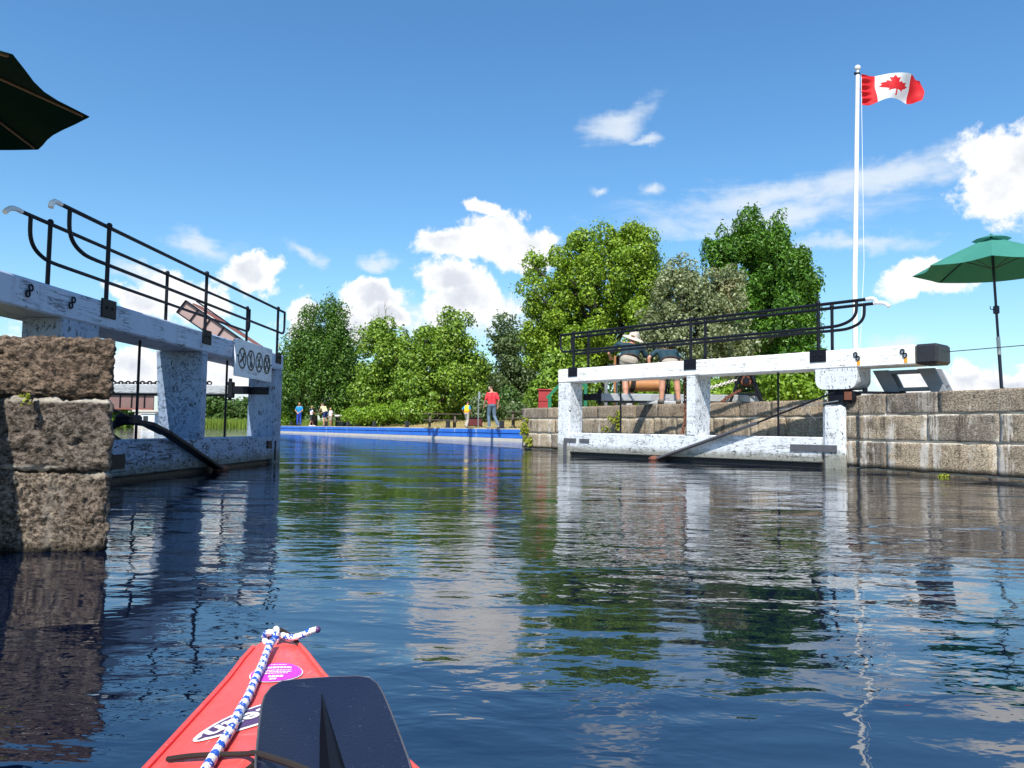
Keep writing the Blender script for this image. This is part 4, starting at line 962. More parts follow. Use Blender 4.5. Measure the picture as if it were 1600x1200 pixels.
# far shore trees seen through the shaded gate
fars = [(330, 634, 17, 15), (343, 630, 13, 19), (358, 638, 14, 12), (372, 641, 12, 9), (388, 637, 14, 12), (408, 636, 14, 12), (425, 634, 14, 14), (446, 640, 14, 10)]
wh = ['beside the middle post', 'tallest of the far row', 'mid height in the far row', 'lowest of the far row', 'just before the toe post', 'hidden behind the toe post', 'far edge by the toe post', 'under the cedar']
for i, (px, py, rx, ry) in enumerate(fars):
    Y = 190; c0 = at(px, py, Y); root = thing('far_tree', 'small far shore tree, ' + wh[i], 'tree', (c0.x, Y, .6), 'far shore trees beyond the shaded gate')
    c, r = clumps([(c0.x, Y, c0.z, rx * Y / F, rx * Y / F, ry * Y / F), (c0.x + 1, Y, 1.6, rx * Y / F * .9, 2, 1.4)], 46, .7, 1.3, 40 + i); leaf_mesh('crown', c, r, 2600, .75, 'leaf_far', root, seed=40 + i)
    b = MB(); b.tube([(c0.x, Y, .4), (c0.x, Y, c0.z)], [.25, .1], 6); b.build('trunk', 'bark', root)
E = []
for i in range(150):
    x = -400 + i * 7 + rng.uniform(-2, 2)
    if x > -20 and x < 60: pass
    E.append((x, 215 + rng.uniform(-8, 8), 3 + rng.uniform(-1, 2), 5, 5, 3.8))
c, r = clumps(E, 1500, 1.0, 2.0, 61); o = leaf_mesh('far_treeline', c, r, 42000, 1.1, 'leaf_far', seed=61)
tag(o, 'hazy line of far trees along the opposite shore', 'treeline', kind='stuff')
# trees and scrub under the railway bridge
bush('scrubby green bush under the rusty bridge girder', 120, [(188, 650, 24, 12), (205, 657, 22, 9), (176, 655, 16, 12)], 'leaf_bush', 4000, .5, 26)
# reeds
def blades(name, label, cat, xs_, ys_, zs_, h, w, m, seed, lean=.15):
    r_ = np.random.default_rng(seed); n = len(xs_); P = np.stack([xs_, ys_, zs_], 1)
    hh = h * r_.uniform(.6, 1.15, n); a = r_.uniform(0, 2 * np.pi, n); dx = np.cos(a) * w / 2; dy = np.sin(a) * w / 2
    t = P + np.stack([r_.normal(0, lean, n) * hh, r_.normal(0, lean, n) * hh, hh], 1)
    v = np.empty((n, 3, 3)); v[:, 0] = P + np.stack([-dx, -dy, 0 * dx], 1); v[:, 1] = P + np.stack([dx, dy, 0 * dx], 1); v[:, 2] = t
    me = bpy.data.meshes.new(name); me.vertices.add(n * 3); me.vertices.foreach_set('co', v.astype(np.float32).ravel())
    me.loops.add(n * 3); me.loops.foreach_set('vertex_index', np.arange(n * 3, dtype=np.int32)); me.polygons.add(n)
    me.polygons.foreach_set('loop_start', np.arange(0, n * 3, 3, dtype=np.int32)); me.polygons.foreach_set('loop_total', np.full(n, 3, dtype=np.int32)); me.update()
    o = link(name, me, None, (m,)); tag(o, label, cat, kind='stuff'); return o
n = 26000; xs_ = rng.uniform(-115, -22, n); ys_ = rng.uniform(172, 179, n)
blades('reeds', 'bright green reeds along the far shore', 'reeds', xs_, ys_, np.full(n, -.05), 2.1, .16, 'reed_blade', 5, .08)
# dry grass
n = 52000; xs_ = rng.uniform(-22, 22, n); ys_ = rng.uniform(31, 62, n); 
lx = []; ly = []; lz = []
for x, y in zip(xs_, ys_):
    t = (Vector((x, y)) - D0).dot(dn)
    if t < .65 or t > 16: continue
    lx.append(x); ly.append(y); lz.append(land_z(x, y) - .01)
blades('dry_grass', 'parched yellow grass of the picnic lawn', 'grass', np.array(lx), np.array(ly), np.array(lz), .10, .05, 'dry_grass', 6, .4)
n = 9000; lx = []; ly = []; lz = []
for i in range(n):
    x = rng.uniform(0, 14); y = rng.uniform(11, 28)
    p = -0.555 * x + .83 * y; q = Vector((x, y)) - Vector((.27, 20)); t = q.dot(Vector((.855, .518)))
    q2 = (Vector((x, y)) - Vector((4.83, 10.8))).dot(Vector((.926, .379)))
    if t < .62 or q2 < .68 or p > 18: continue
    lx.append(x); ly.append(y); lz.append(land_z(x, y) - .01)
blades('lawn_grass', 'green grass on the ground behind the stone walls', 'grass', np.array(lx), np.array(ly), np.array(lz), .09, .03, 'leaf_bush', 8, .4)
# weeds growing from the masonry
def weed(label, P_, spread, n, size, seed, hang=1.0):
    root = thing('weed', label, 'plant', P_); c = [Vector(P_) + Vector((rng.normal() * spread * .4, rng.normal() * .02 - .03, -abs(rng.normal()) * spread * hang)) for i in range(12)]
    leaf_mesh('leaves', [tuple(q) for q in c], [spread * .3] * 12, n, size, 'leaf_weed', root, seed=seed)
    b = MB(); [b.tube([Vector(P_) + Vector((0, .02, 0)), q], [.006, .003], 4) for q in c[:6]]; b.build('stem', 'bark', root)
def onwall(px, py, A_, B_, out=0.03):
    A_ = Vector(A_); e = (Vector(B_) - A_).normalized(); d = ray(px, py); kx = d.x / d.y
    t = (kx * A_.y - A_.x) / (e.x - kx * e.y); q = A_ + e * t; return at(px, py, q.y) - Vector((e.y * -1, e.x, 0)) * out * -1 * -1
RW = ((0.27, 20), (5.42, 11.55)); NW = ((4.86, 10.78), (8.9, 1.0))
weed('yellow green weed low on the stone corner by the blue dock', onwall(828, 684, *RW), .16, 260, .07, 1)
weed('yellow green weed on the middle of the stone corner by the blue dock', onwall(823, 668, *RW), .14, 220, .07, 2)
weed('yellow weed high on the stone corner by the blue dock', onwall(823, 654, *RW), .12, 180, .06, 3)
weed('straggling weed hanging from a joint beside the hanging rod of the sunlit gate', onwall(966, 642, *RW), .22, 300, .06, 4, 1.6)
weed('tiny green tuft at the waterline of the lock wall', onwall(1476, 741, *NW), .07, 200, .035, 5)
weed('tiny pale weed in the upper joint of the rough stone pier', (-1.87, 2.985, .61), .022, 60, .014, 6)
weed('green sprig at the edge of the shaded wall near the water', (-1.90, 2.60, .08), .05, 90, .03, 7)
# ---------------------------------------------------------------- bridge, fence, far things
simple('girder_rust', (0.20, 0.12, 0.11), 0.8, 0.1, 0.35, 0.6); simple('girder_red', (0.22, 0.075, 0.06), 0.8, 0, 0.3, 1); simple('leaf_steel', (0.36, 0.25, 0.23), 0.75, 0, 0.2, .4)
simple('grey_shed', (0.62, 0.66, 0.70), 0.7, 0, 0.1); simple('glass_dark', (0.02, 0.025, 0.03), 0.1, 0, 0.1)
br = thing('railway_bridge', 'rusty brown plate girder bridge on a pale concrete pier beyond the shaded gate', 'bridge', at(200, 660, 118))
Yb = 118; x0 = at(60, 640, Yb).x; x1 = at(240, 640, Yb).x; zb = at(200, 640, Yb).z; zt_ = at(200, 617, Yb).z
b = MB(); b.box(((x0 + x1) / 2, Yb, (zb + zt_) / 2), (x1 - x0, .2, zt_ - zb)); b.build('girder', 'girder_rust', br)
b = MB(); b.box(((x0 + x1) / 2, Yb + 1.2, zt_ + .12), (x1 - x0 + 1, 3.2, .25)); b.build('deck', 'black_iron', br)
b = MB(); b.box(((x0 + x1) / 2, Yb - .15, zb + .12), (x1 - x0, .5, .24)); b.build('flange', 'girder_red', br)
for px in (86, 104, 122, 141, 160, 188, 206, 226):
    x = at(px, 640, Yb).x; b = MB(); b.box((x, Yb - .2, (zb + zt_) / 2), (.13, .2, zt_ - zb)); b.build('stiffener', 'black_iron', br)
xp0, xp1 = at(215, 640, Yb).x, at(262, 640, Yb).x
b = MB(); b.box(((xp0 + xp1) / 2, Yb + 1, zb / 2 - .5), (xp1 - xp0, 4, zb + .9), None, .1); b.box(((xp0 + xp1) / 2, Yb + 1, zb - .2), (xp1 - xp0 + .5, 4.4, .35), None, .05); b.build('pier', 'concrete', br)
xa = at(90, 640, Yb).x; b = MB(); b.box((xa, Yb + 1, zb / 2 - .5), (2.5, 4, zb + .9), None, .1); b.build('pier', 'concrete', br)
cabin = thing('control_cabin', 'small pale cabin with a dark window in front of the bridge pier', 'cabin', at(235, 655, 113))
xc = at(236, 640, 113).x; zc0, zc1 = at(236, 663, 113).z, at(236, 647, 113).z
b = MB(); b.box((xc, 113, (zc0 + zc1) / 2 - .3), (2.0, 1.8, zc1 - zc0 + .6), None, .03); b.build('wall', 'grey_shed', cabin)
b = MB(); b.box((xc, 113, zc1 + .08), (2.3, 2.1, .14), None, .02); b.build('roof', 'concrete', cabin)
b = MB(); b.box((xc - .3, 112.08, (zc0 + zc1) / 2 + .1), (.7, .06, .7)); b.build('window', 'glass_dark', cabin)
b = MB(); b.box((xc, 113, -.6), (2.6, 2.2, 1.6 + zc0), None, .03); b.build('base', 'concrete', cabin)
# raised bascule leaf above the shaded gate
Yl = 105; lf = thing('bascule_bridge', 'raised brown bascule bridge leaf slanting above the shaded beam behind the sign', 'bridge', at(420, 660, Yl))
TL, BL = at(291, 470, Yl), at(277, 488, Yl); TR, BR = at(388, 532, Yl), at(352, 536, Yl)
ax = (at(395, 541, Yl) - TL).normalized(); pv = at(425, 560, Yl)
web = [TL, at(436, 571, Yl), at(424, 590, Yl), BL]
b = MB(); b.prism(web, (0, .2, 0)); b.build('web', 'leaf_steel', lf)
b = MB(); b.bar(TL + Vector((0, -.1, 0)), web[1] + Vector((0, -.1, 0)), .5, .16, up=(0, 0, 1)); b.bar(BL + Vector((0, -.1, 0)), web[2] + Vector((0, -.1, 0)), .5, .14); b.bar(TL + Vector((0, 3.5, .5)), web[1] + Vector((0, 3.5, .5)), .5, .16); b.build('flange', 'black_iron', lf)
b = MB(); b.bar(at(308, 477, Yl + 2), at(436, 560, Yl + 2), 3.0, .18, up=(0, 0, 1)); b.build('deck', 'girder_red', lf)
for i, f in enumerate([0.0, 0.135, 0.27, 0.41, 0.55, 0.69, 0.83, 0.97]):
    b = MB(); p_ = web[0].lerp(web[1], f); q_ = web[3].lerp(web[2], f); b.bar(p_ - Vector((0, .12, 0)), q_ - Vector((0, .12, 0)), .14, .30 if i == 0 else .16, up=(0, 1, 0)); b.build('stiffener', 'black_iron', lf)
for px in (411, 430):
    q = at(px, 575, Yl); b = MB(); b.bar((q.x, Yl + .6, -1), (q.x, Yl + .6, q.z + 1), .5, .5, up=(1, 0, 0)); b.build('tower_post', 'girder_rust', lf)
# fence glimpsed between the trees
fe = thing('panel_fence', 'weathered grey brown panel fence glimpsed between the cedar and the loose tree', 'fence', at(568, 660, 66))
for px in (532, 545, 558, 571, 584, 597):
    A_ = at(px, 655, 66); gzz = gz(px, 66); zt1 = at(px, 627, 66).z
    b = MB(); b.box((A_.x, 66, (gzz + zt1) / 2), (.69, .06, zt1 - gzz)); b.build('panel', 'dead_wood', fe)
    b = MB(); b.box((A_.x - .36, 65.95, (gzz + zt1) / 2), (.1, .12, zt1 - gzz + .1)); b.build('post', 'bark', fe)
# signpost
sp_ = thing('signpost', 'grey metal post with a narrow sign board between the child and the man in red', 'signpost', (at(747, 650, 40).x, 40, gz(747, 40)))
q = at(748, 612, 40); g0 = gz(747, 40)
b = MB(); b.tube([(q.x, 40, g0 - .1), (q.x, 40, q.z)], .035, 8); b.build('pole', 'steel', sp_)
b = MB(); b.box((q.x + .05, 39.97, q.z - .2), (.07, .02, .36)); b.build('board', 'steel', sp_)

# picnic tables
def picnic(label, loc, rz, grp='picnic tables on the lawn', L=1.9, src=None):
    if src is not None:
        o = copy_tree(src); o.location = loc; o.rotation_euler = (0, 0, rz); o['label'] = label; return o
    root = thing('picnic_table', label, 'picnic table', (0, 0, 0), grp)
    for y in (-.30, -.15, 0, .15, .30):
        b = MB(); b.box((0, y, .75), (L, .135, .04), None, .005); b.build('tabletop_plank', 'table_wood', root)
    for sgn in (-1, 1):
        for y in (.60, .75):
            b = MB(); b.box((0, sgn * y, .44), (L, .135, .04), None, .005); b.build('seat_plank', 'table_wood', root)
    for x in (-.62, .62):
        for sgn in (-1, 1):
            b = MB(); b.bar((x, sgn * .22, .73), (x, sgn * .62, 0), .045, .09, up=(1, 0, 0)); b.build('leg', 'table_wood', root)
        b = MB(); b.box((x + .05, 0, .40), (.045, 1.5, .09)); b.build('cross_beam', 'table_wood', root)
    root.location = loc; root.rotation_euler = (0, 0, rz); return root
simple('table_wood', (0.10, 0.075, 0.055), 0.85, 0, 0.4, 6)
q = at(691, 650, 38.5); pt = picnic('dark wooden picnic table standing alone on the dry grass, left of the child', (q.x, 38.5, land_z(q.x, 38.5)), R(8))
q = at(822, 650, 37.5); picnic('dark picnic table partly hidden by the stone wall corner, right of the man in red', (q.x, 37.5, land_z(q.x, 37.5)), R(-4), src=pt)
q = at(532, 655, 56); picnic('picnic table in the shade of the cedar behind the woman', (q.x, 56, land_z(q.x, 56)), R(10), src=pt)
# white bundle on the shaded table
q = at(529, 646, 55.8); b = MB(); b.box((q.x, 55.8, land_z(q.x, 56) + .83), (.5, .3, .13), None, .04); o = b.build('white_bag', 'cap_white'); tag(o, 'small white bag lying on the shaded picnic table', 'bag')
# grill behind the child
simple('dark_red', (0.10, 0.012, 0.012), 0.6, 0, 0.2); simple('red_wood', (0.36, 0.03, 0.03), 0.6, 0, 0.25, 4); simple('green_metal', (0.015, 0.17, 0.085), 0.45, 0, 0.2)
q = at(742, 655, 41.5); g0 = land_z(q.x, 41.5); bx_ = thing('storage_bin', 'low dark red bin behind the child in the orange vest', 'bin', (q.x, 41.5, g0))
b = MB(); b.box((q.x, 41.5, g0 + .27), (.80, .5, .40), None, .04); b.build('body', 'dark_red', bx_); b = MB(); b.box((q.x, 41.5, g0 + .50), (.86, .56, .06), None, .02); b.build('lid', 'black_iron', bx_)
# red board and green frame behind the wall corner
Yr = 21.5; A_ = at(841, 636, Yr); B_ = at(861, 610, Yr); g0 = 0.8
rb = thing('red_box', 'dark red wooden box standing on the wall corner next to the gate toe', 'box', ((A_.x + B_.x) / 2, Yr, 1.0))
w_ = B_.x - A_.x; zc_ = B_.z
for i in range(2):
    b = MB(); z0 = 0.98 + (zc_ - .98) * i / 2; z1 = .98 + (zc_ - .98) * (i + 1) / 2 - .012; b.box(((A_.x + B_.x) / 2, Yr, (z0 + z1) / 2), (w_, .3, z1 - z0), None, .006); b.build('plank', 'red_wood', rb)
b = MB(); b.box(((A_.x + B_.x) / 2, Yr, zc_ + .01), (w_ + .05, .36, .035), None, .005); b.build('lid', 'red_wood', rb)
gf = thing('green_frame', 'green painted metal frame on the wall behind the toe of the sunlit gate', 'frame', (at(885, 630, 19).x, 19, 1.0))
Yg = 19.3
for px in (859, 915): 
    q = at(px, 618 if px < 900 else 600, Yg); b = MB(); b.box((q.x, Yg, (q.z + .9) / 2), (.085, .085, q.z - .9), None, .008); b.build('post', 'green_metal', gf)
b = MB(); b.bar(at(854, 622, Yg), at(886, 590, Yg), .07, .07, up=(0, 1, 0)); b.bar(at(886, 590, Yg), at(916, 600, Yg), .07, .07, up=(0, 1, 0)); b.bar(at(915, 600, Yg), at(904, 606, Yg), .06, .06, up=(0, 1, 0)); b.build('rail', 'green_metal', gf)

# hand winches (crabs)
simple('drum_wood', (0.40, 0.17, 0.055), 0.55, 0, 0.35, 8, 0.004, 30)
simple('rope_dark', (0.020, 0.014, 0.012), 0.9, 0, 0.3, 40)
simple('rope_pale', (0.55, 0.52, 0.46), 0.9, 0, 0.3, 40)
def winch(label, cx, cy, z0, drumm, zc_, L=0.62, r=.135, rz=0.0):
    root = thing('crab_winch', label, 'winch', (cx, cy, z0)); rot = Matrix.Rotation(rz, 3, 'Z')
    def T(x, y, z): return Vector((cx, cy, 0)) + rot @ Vector((x, y, z))
    for sx in (-1, 1):
        for sy in (-1, 1):
            b = MB(); b.bar(T(sx * (L / 2 + .04), sy * .36, z0), T(sx * (L / 2 + .04), sy * .05, zc_ + .28), .045, .05, up=(1, 0, 0), bev=.005); b.build('leg', 'black_iron', root)
        b = MB(); b.bar(T(sx * (L / 2 + .04), -.24, z0 + .28), T(sx * (L / 2 + .04), .24, z0 + .28), .03, .04, bev=.004); b.tube([T(sx * (L / 2 + .01), 0, zc_), T(sx * (L / 2 + .09), 0, zc_)], .07, 12); b.build('bearing', 'black_iron', root)
    b = MB(); b.tube([T(-L / 2, 0, zc_), T(L / 2, 0, zc_)], r, 20); dr = b.build('drum', drumm, root, True)
    b = MB()
    for k in range(3):
        b.tube([T(-L / 2 + .05 + k * .035 + .02 * math.sin(a), (r + .018) * math.cos(a), zc_ + (r + .018) * math.sin(a)) for a in [2 * math.pi * i / 14 for i in range(15)]], .018, 6, caps=False)
    b.build('rope_turn', 'rope_dark', dr)
    # gear wheel with spokes and a crank
    b = MB(); gx = L / 2 + .12; n = 22
    b.tube([T(gx, .21 * math.cos(2 * math.pi * i / n), zc_ + .02 + .21 * math.sin(2 * math.pi * i / n)) for i in range(n + 1)], .02, 6, caps=False)
    for i in range(6):
        a = math.pi * i / 3; b.tube([T(gx, 0, zc_ + .02), T(gx, .2 * math.cos(a), zc_ + .02 + .2 * math.sin(a))], .012, 5)
    b.build('gear_wheel', 'black_iron', root)
    b = MB(); b.tube([T(gx, 0, zc_ + .25), T(gx + .1, 0, zc_ + .25), T(gx + .1, .22, zc_ + .42), T(gx + .36, .22, zc_ + .42)], .014, 6); b.tube([T(-gx, 0, zc_ + .25), T(-gx - .1, 0, zc_ + .25), T(-gx - .1, -.2, zc_ + .42), T(-gx - .36, -.2, zc_ + .42)], .014, 6); b.build('crank', 'black_iron', root)
    b = MB(); b.tube([T(-gx, 0, zc_ + .25), T(gx, 0, zc_ + .25)], .02, 8); b.build('shaft', 'black_iron', root)
    b = MB(); [b.bar(T(sx * (L / 2 + .04), -.45, z0 + .03), T(sx * (L / 2 + .04), .45, z0 + .03), .12, .07, bev=.01) for sx in (-1, 1)]; b.build('sole_timber', 'grey_timber_paint', root)
    return root
Yw = 16.9; wA = at(1008, 602, Yw)
winch('iron crab winch with a thick brown wooden drum between the two workers', wA.x, Yw, 1.03, 'drum_wood', wA.z, L=.74)
Yw2 = 16.2; wB = at(1165, 596, Yw2)
winch('idle iron crab winch wound with rusty chain behind the gate opening near the heel', wB.x, Yw2, 1.03, 'rust', wB.z, L=.46, r=.11, rz=R(75))
chain('chain', 'pale rope-like chain rising to the idle winch drum', [at(1094, 611, 15.6), at(1120, 603, 15.8), at(1150, 594, Yw2)], .014, 'rope_pale', .09)
chain('chain', 'rusty chain dropping from the idle winch to the grey boom', [at(1160, 608, Yw2), at(1142, 618, 15.8), at(1126, 629, 15.5)], .014, 'rust', .09)
# steel ladder leaning behind the workers, shovel handle
ld = thing('metal_frame', 'thin grey metal frame of two uprights behind the boom, left of the workers', 'frame', at(955, 632, 18.5))
for px in (947, 963):
    q = at(px, 594, 18.5); b = MB(); b.box((q.x, 18.5, (q.z + .95) / 2), (.07, .04, q.z - .95), None, .006); b.build('upright', 'steel', ld)
b = MB(); q = at(947, 596, 18.5); q2 = at(963, 596, 18.5); b.tube([q, q2], .02, 6); b.build('crosspiece', 'steel', ld)
q = at(961, 556, 18.0); b = MB(); b.tube([(q.x, 18, .98), (q.x, 18, q.z)], .028, 8); o = b.build('wooden_pole', 'drum_wood', None, True); tag(o, 'upright brown wooden pole beside the worker in the sun hat', 'pole')
b = MB()
q = at(1030, 623, 15.9)
b.box((q.x, 15.75, 1.09), (.9, .12, .08), None, .02); o = b.build('loose_timber', 'grey_timber_paint'); tag(o, 'short grey timber lying on the wall top by the workers feet', 'timber')

# ---------------------------------------------------------------- people
for nm, c in dict(skin=(0.50, 0.24, 0.15), skin_dark=(0.34, 0.15, 0.09), teal=(0.006, 0.035, 0.05), khaki=(0.33, 0.29, 0.23), khaki_dark=(0.16, 0.13, 0.11), red_cloth=(0.62, 0.03, 0.045), jeans=(0.10, 0.15, 0.20),
                  vest=(0.85, 0.32, 0.0), vest_yellow=(0.8, 0.62, 0.02), blue_cloth=(0.0, 0.22, 0.50), cream=(0.72, 0.66, 0.34), navy_cloth=(0.01, 0.025, 0.13), white_cloth=(0.75, 0.75, 0.74), tan_hat=(0.55, 0.48, 0.40),
                  black_cloth=(0.015, 0.015, 0.02), hair_brown=(0.12, 0.06, 0.03), hair_fair=(0.40, 0.26, 0.12), shoe=(0.16, 0.14, 0.12), grey_trousers=(0.40, 0.36, 0.30), belt=(0.05, 0.02, 0.015), royal=(0.02, 0.06, 0.45), red_stripe=(0.7, 0.04, 0.03)).items():
    simple(nm, c, 0.75 if 'skin' not in nm else 0.5, 0, 0.12, 20)
def capsule(b, p0, p1, r0, r1, n=10):
    p0 = Vector(p0); p1 = Vector(p1); t = (p1 - p0); L = t.length
    if L < 1e-5: b.ball(p0, r0, n, 6); return
    t.normalize(); P_ = []; Rr = []
    for a in (-85, -60, -30, 0): P_.append(p0 + t * r0 * math.sin(R(a))); Rr.append(max(.0005, r0 * math.cos(R(a))))
    for a in (0, 30, 60, 85): P_.append(p1 + t * r1 * math.sin(R(a))); Rr.append(max(.0005, r1 * math.cos(R(a))))
    b.tube(P_, Rr, n)
def fused(name, parts, m, parent, voxel=.012, smoothit=4):
    """capsules/balls fused into one continuous skin"""
    b = MB()
    for q in parts:
        if q[0] == 'b': b.ball(q[1], q[2], 12, 8)
        else: capsule(b, *q)
    me = bpy.data.meshes.new(name); me.from_pydata(b.v, [], b.f)
    o = bpy.data.objects.new(name, me); COL.objects.link(o)
    md = o.modifiers.new('r', 'REMESH'); md.mode = 'VOXEL'; md.voxel_size = voxel; md.use_smooth_shade = True
    ms = o.modifiers.new('s', 'SMOOTH'); ms.factor = .5; ms.iterations = smoothit
    dg = bpy.context.evaluated_depsgraph_get(); m2 = bpy.data.meshes.new_from_object(o.evaluated_get(dg)); o.modifiers.clear(); o.data = m2; m2.name = name
    m2.materials.clear(); m2.materials.append(MATS[m]); o.parent = parent; return o
def person(label, loc, rz, H, pose, wear, voxel=.014):
    """pose joints in metres for a 1.75 m body, x right, y forward, z up"""
    k = H / 1.75; root = thing('person', label, 'person', loc, rz=rz)
    J = {q: Vector(v) * k for q, v in pose.items()}
    sk = wear.get('skin', 'skin'); body = []; lk = wear.get('leg_k', 1.0)
    up_ = (J['neck'] - J['pelvis']).normalized(); side = (J['shr'] - J['shl']).normalized(); f = up_.cross(side) * -1
    f = side.cross(up_) * -1
    chest = J['pelvis'].lerp(J['neck'], .68); waist = J['pelvis'].lerp(J['neck'], .32)
    for s_ in (-1, 1): body += [(J['pelvis'] + side * s_ * .075 * k, waist + side * s_ * .06 * k, .105 * k, .095 * k), (waist + side * s_ * .06 * k, chest + side * s_ * .085 * k, .095 * k, .105 * k)]
    tz = J['neck'] + up_ * .0; body += [(J['shl'], J['shr'], .048 * k, .048 * k), (tz, J['shl'], .05 * k, .045 * k), (tz, J['shr'], .05 * k, .045 * k), (J['neck'], J['head'] - up_ * 0 + (J['neck'] - J['head']) * .25, .055 * k, .05 * k)]
    hd = (J['head'] - J['neck']).normalized(); look = Vector(pose.get('look', (0, 1, 0))).normalized()
    body += [('b', J['head'] + hd * .02 * k, (.076 * k, .092 * k, .112 * k)), (J['head'] - hd * .05 * k + look * .03 * k, J['head'] - hd * .075 * k + look * .045 * k, .048 * k, .032 * k), (J['head'] + look * .085 * k, J['head'] + look * .108 * k - hd * .018 * k, .010 * k, .014 * k)]
    es = look.cross(hd).normalized()
    for s_ in (-1, 1): body.append(('b', J['head'] + es * s_ * .078 * k, (.014 * k, .02 * k, .03 * k)))
    for a in 'lr':
        body += [(J['sh' + a], J['el' + a], .050 * k, .038 * k), (J['el' + a], J['wr' + a], .038 * k, .026 * k)]
        dr = (J['wr' + a] - J['el' + a]).normalized(); kn = pose.get('fold' + a); hs = dr.cross(Vector((0.3, 1, 0.1))).normalized(); hn = dr.cross(hs)
        palm = J['wr' + a] + dr * .045 * k; body.append((J['wr' + a], palm, .026 * k, .034 * k))
        for fi in range(4):
            o_ = (fi - 1.5) * .019 * k; ln = (.062, .075, .07, .055)[fi] * k; r0 = .0095 * k
            p0 = palm + hs * o_; p1 = p0 + dr * ln * .7; p2 = p1 + (dr * .5 + hn * .8).normalized() * ln * .5
            body += [(p0, p1, r0, r0 * .95), (p1, p2, r0 * .95, r0 * .8)]
        p0 = J['wr' + a] + dr * .02 * k + hs * .03 * k; body += [(p0, p0 + (dr * .7 + hs * .7) * .05 * k, .012 * k, .010 * k)]
        body += [(J['hip' + a], J['kn' + a], .082 * k, .056 * k * lk), (J['kn' + a], J['an' + a], .055 * k * lk, .036 * k * lk), (J['kn' + a].lerp(J['an' + a], .15), J['kn' + a].lerp(J['an' + a], .5), .052 * k * lk, .052 * k * lk), (J['an' + a] - Vector((0, 0, .02)) * k, J['to' + a], .036 * k, .03 * k)]
    fused('body', body, sk, root, voxel)
    t = wear['top']; sl = wear.get('sleeve', .62); g = .013 * k
    top_ = []
    for s_ in (-1, 1): top_ += [(J['pelvis'] + up_ * .06 * k + side * s_ * .075 * k, waist + side * s_ * .07 * k, .112 * k + g, .105 * k + g), (waist + side * s_ * .07 * k, chest + side * s_ * .085 * k, .105 * k + g, .108 * k + g)]
    dz_ = up_ * -.03 * k; top_ += [(J['shl'] + dz_, J['shr'] + dz_, .046 * k + g, .046 * k + g), (J['neck'] - up_ * .03 * k, J['shl'] + dz_, .05 * k + g, .042 * k + g), (J['neck'] - up_ * .03 * k, J['shr'] + dz_, .05 * k + g, .042 * k + g)]
    for a in 'lr': top_.append((J['sh' + a], J['sh' + a].lerp(J['el' + a], sl), .048 * k + g, .050 * k + g))
    to = fused('shirt', top_, t, root, voxel * 1.1, 3)
    lg = wear['legs']; le = wear.get('leg_len', 2.0); bt = [(J['pelvis'] + side * -.07 * k, J['pelvis'] + side * .07 * k, .125 * k, .125 * k)]
    for a in 'lr':
        if le <= 1: bt.append((J['hip' + a], J['hip' + a].lerp(J['kn' + a], le), .098 * k, .088 * k))
        else: bt += [(J['hip' + a], J['kn' + a], .098 * k, .074 * k), (J['kn' + a], J['kn' + a].lerp(J['an' + a], .93), .074 * k, .062 * k)]
    fused('shorts' if le <= 1 else 'trousers', bt, lg, root, voxel * 1.1, 3)
    for a in 'lr':
        b = MB(); capsule(b, J['an' + a] - Vector((0, 0, .035)) * k, J['to' + a] + (J['to' + a] - J['an' + a]).normalized() * .03 * k, .047 * k * lk, .040 * k * lk); 
        sh = b.build('shoe', wear.get('shoes', 'shoe'), None, True); sh.parent = root
    if wear.get('hair'):
        hp = [('b', J['head'] + hd * .045 * k - look * .02 * k, (.083 * k, .09 * k, .088 * k))]
        if wear.get('long'): hp.append((J['head'] - look * .06 * k, J['neck'] - look * .07 * k, .06 * k, .045 * k))
        fused('hair', hp, wear['hair'], root, voxel, 2)
    if wear.get('cap'):
        b = MB(); b.ball(J['head'] + hd * .065 * k, (.088 * k, .098 * k, .075 * k), 14, 8); bb = J['head'] + hd * .055 * k + look * .10 * k; b.ball(bb, (.06 * k, .07 * k, .012 * k), 12, 6); c_ = b.build('cap', wear['cap'], None, True); c_.parent = root
    if wear.get('hat'):
        b = MB(); cn = J['head'] + hd * .07 * k; ha = Vector(pose.get('hat_axis', hd)); q = ha.to_track_quat('Z', 'Y').to_matrix(); n = 24; rings = [(.235, -.035), (.20, -.01), (.12, .005), (.108, .03), (.102, .09), (.085, .125), (.03, .135)]
        vs = [cn + q @ Vector((r_ * math.cos(2 * math.pi * j / n), r_ * math.sin(2 * math.pi * j / n), z_)) * k for r_, z_ in rings for j in range(n)]
        fs = [(i * n + j, i * n + (j + 1) % n, (i + 1) * n + (j + 1) % n, (i + 1) * n + j) for i in range(len(rings) - 1) for j in range(n)] + [tuple((len(rings) - 1) * n + j for j in range(n))]
        b.add(vs, fs); h_ = b.build('sun_hat', wear['hat'], None, True); h_.parent = root
    if wear.get('belt'):
        b = MB(); q = up_.to_track_quat('Z', 'Y').to_matrix(); c0 = J['pelvis'] + up_ * .05 * k
        b.tube([c0 + q @ Vector((math.cos(a_) * .205, math.sin(a_) * .145, 0)) * k for a_ in [2 * math.pi * i / 20 for i in range(21)]], .018 * k, 6, caps=False); e_ = b.build('belt', wear['belt'], None, True); e_.parent = root
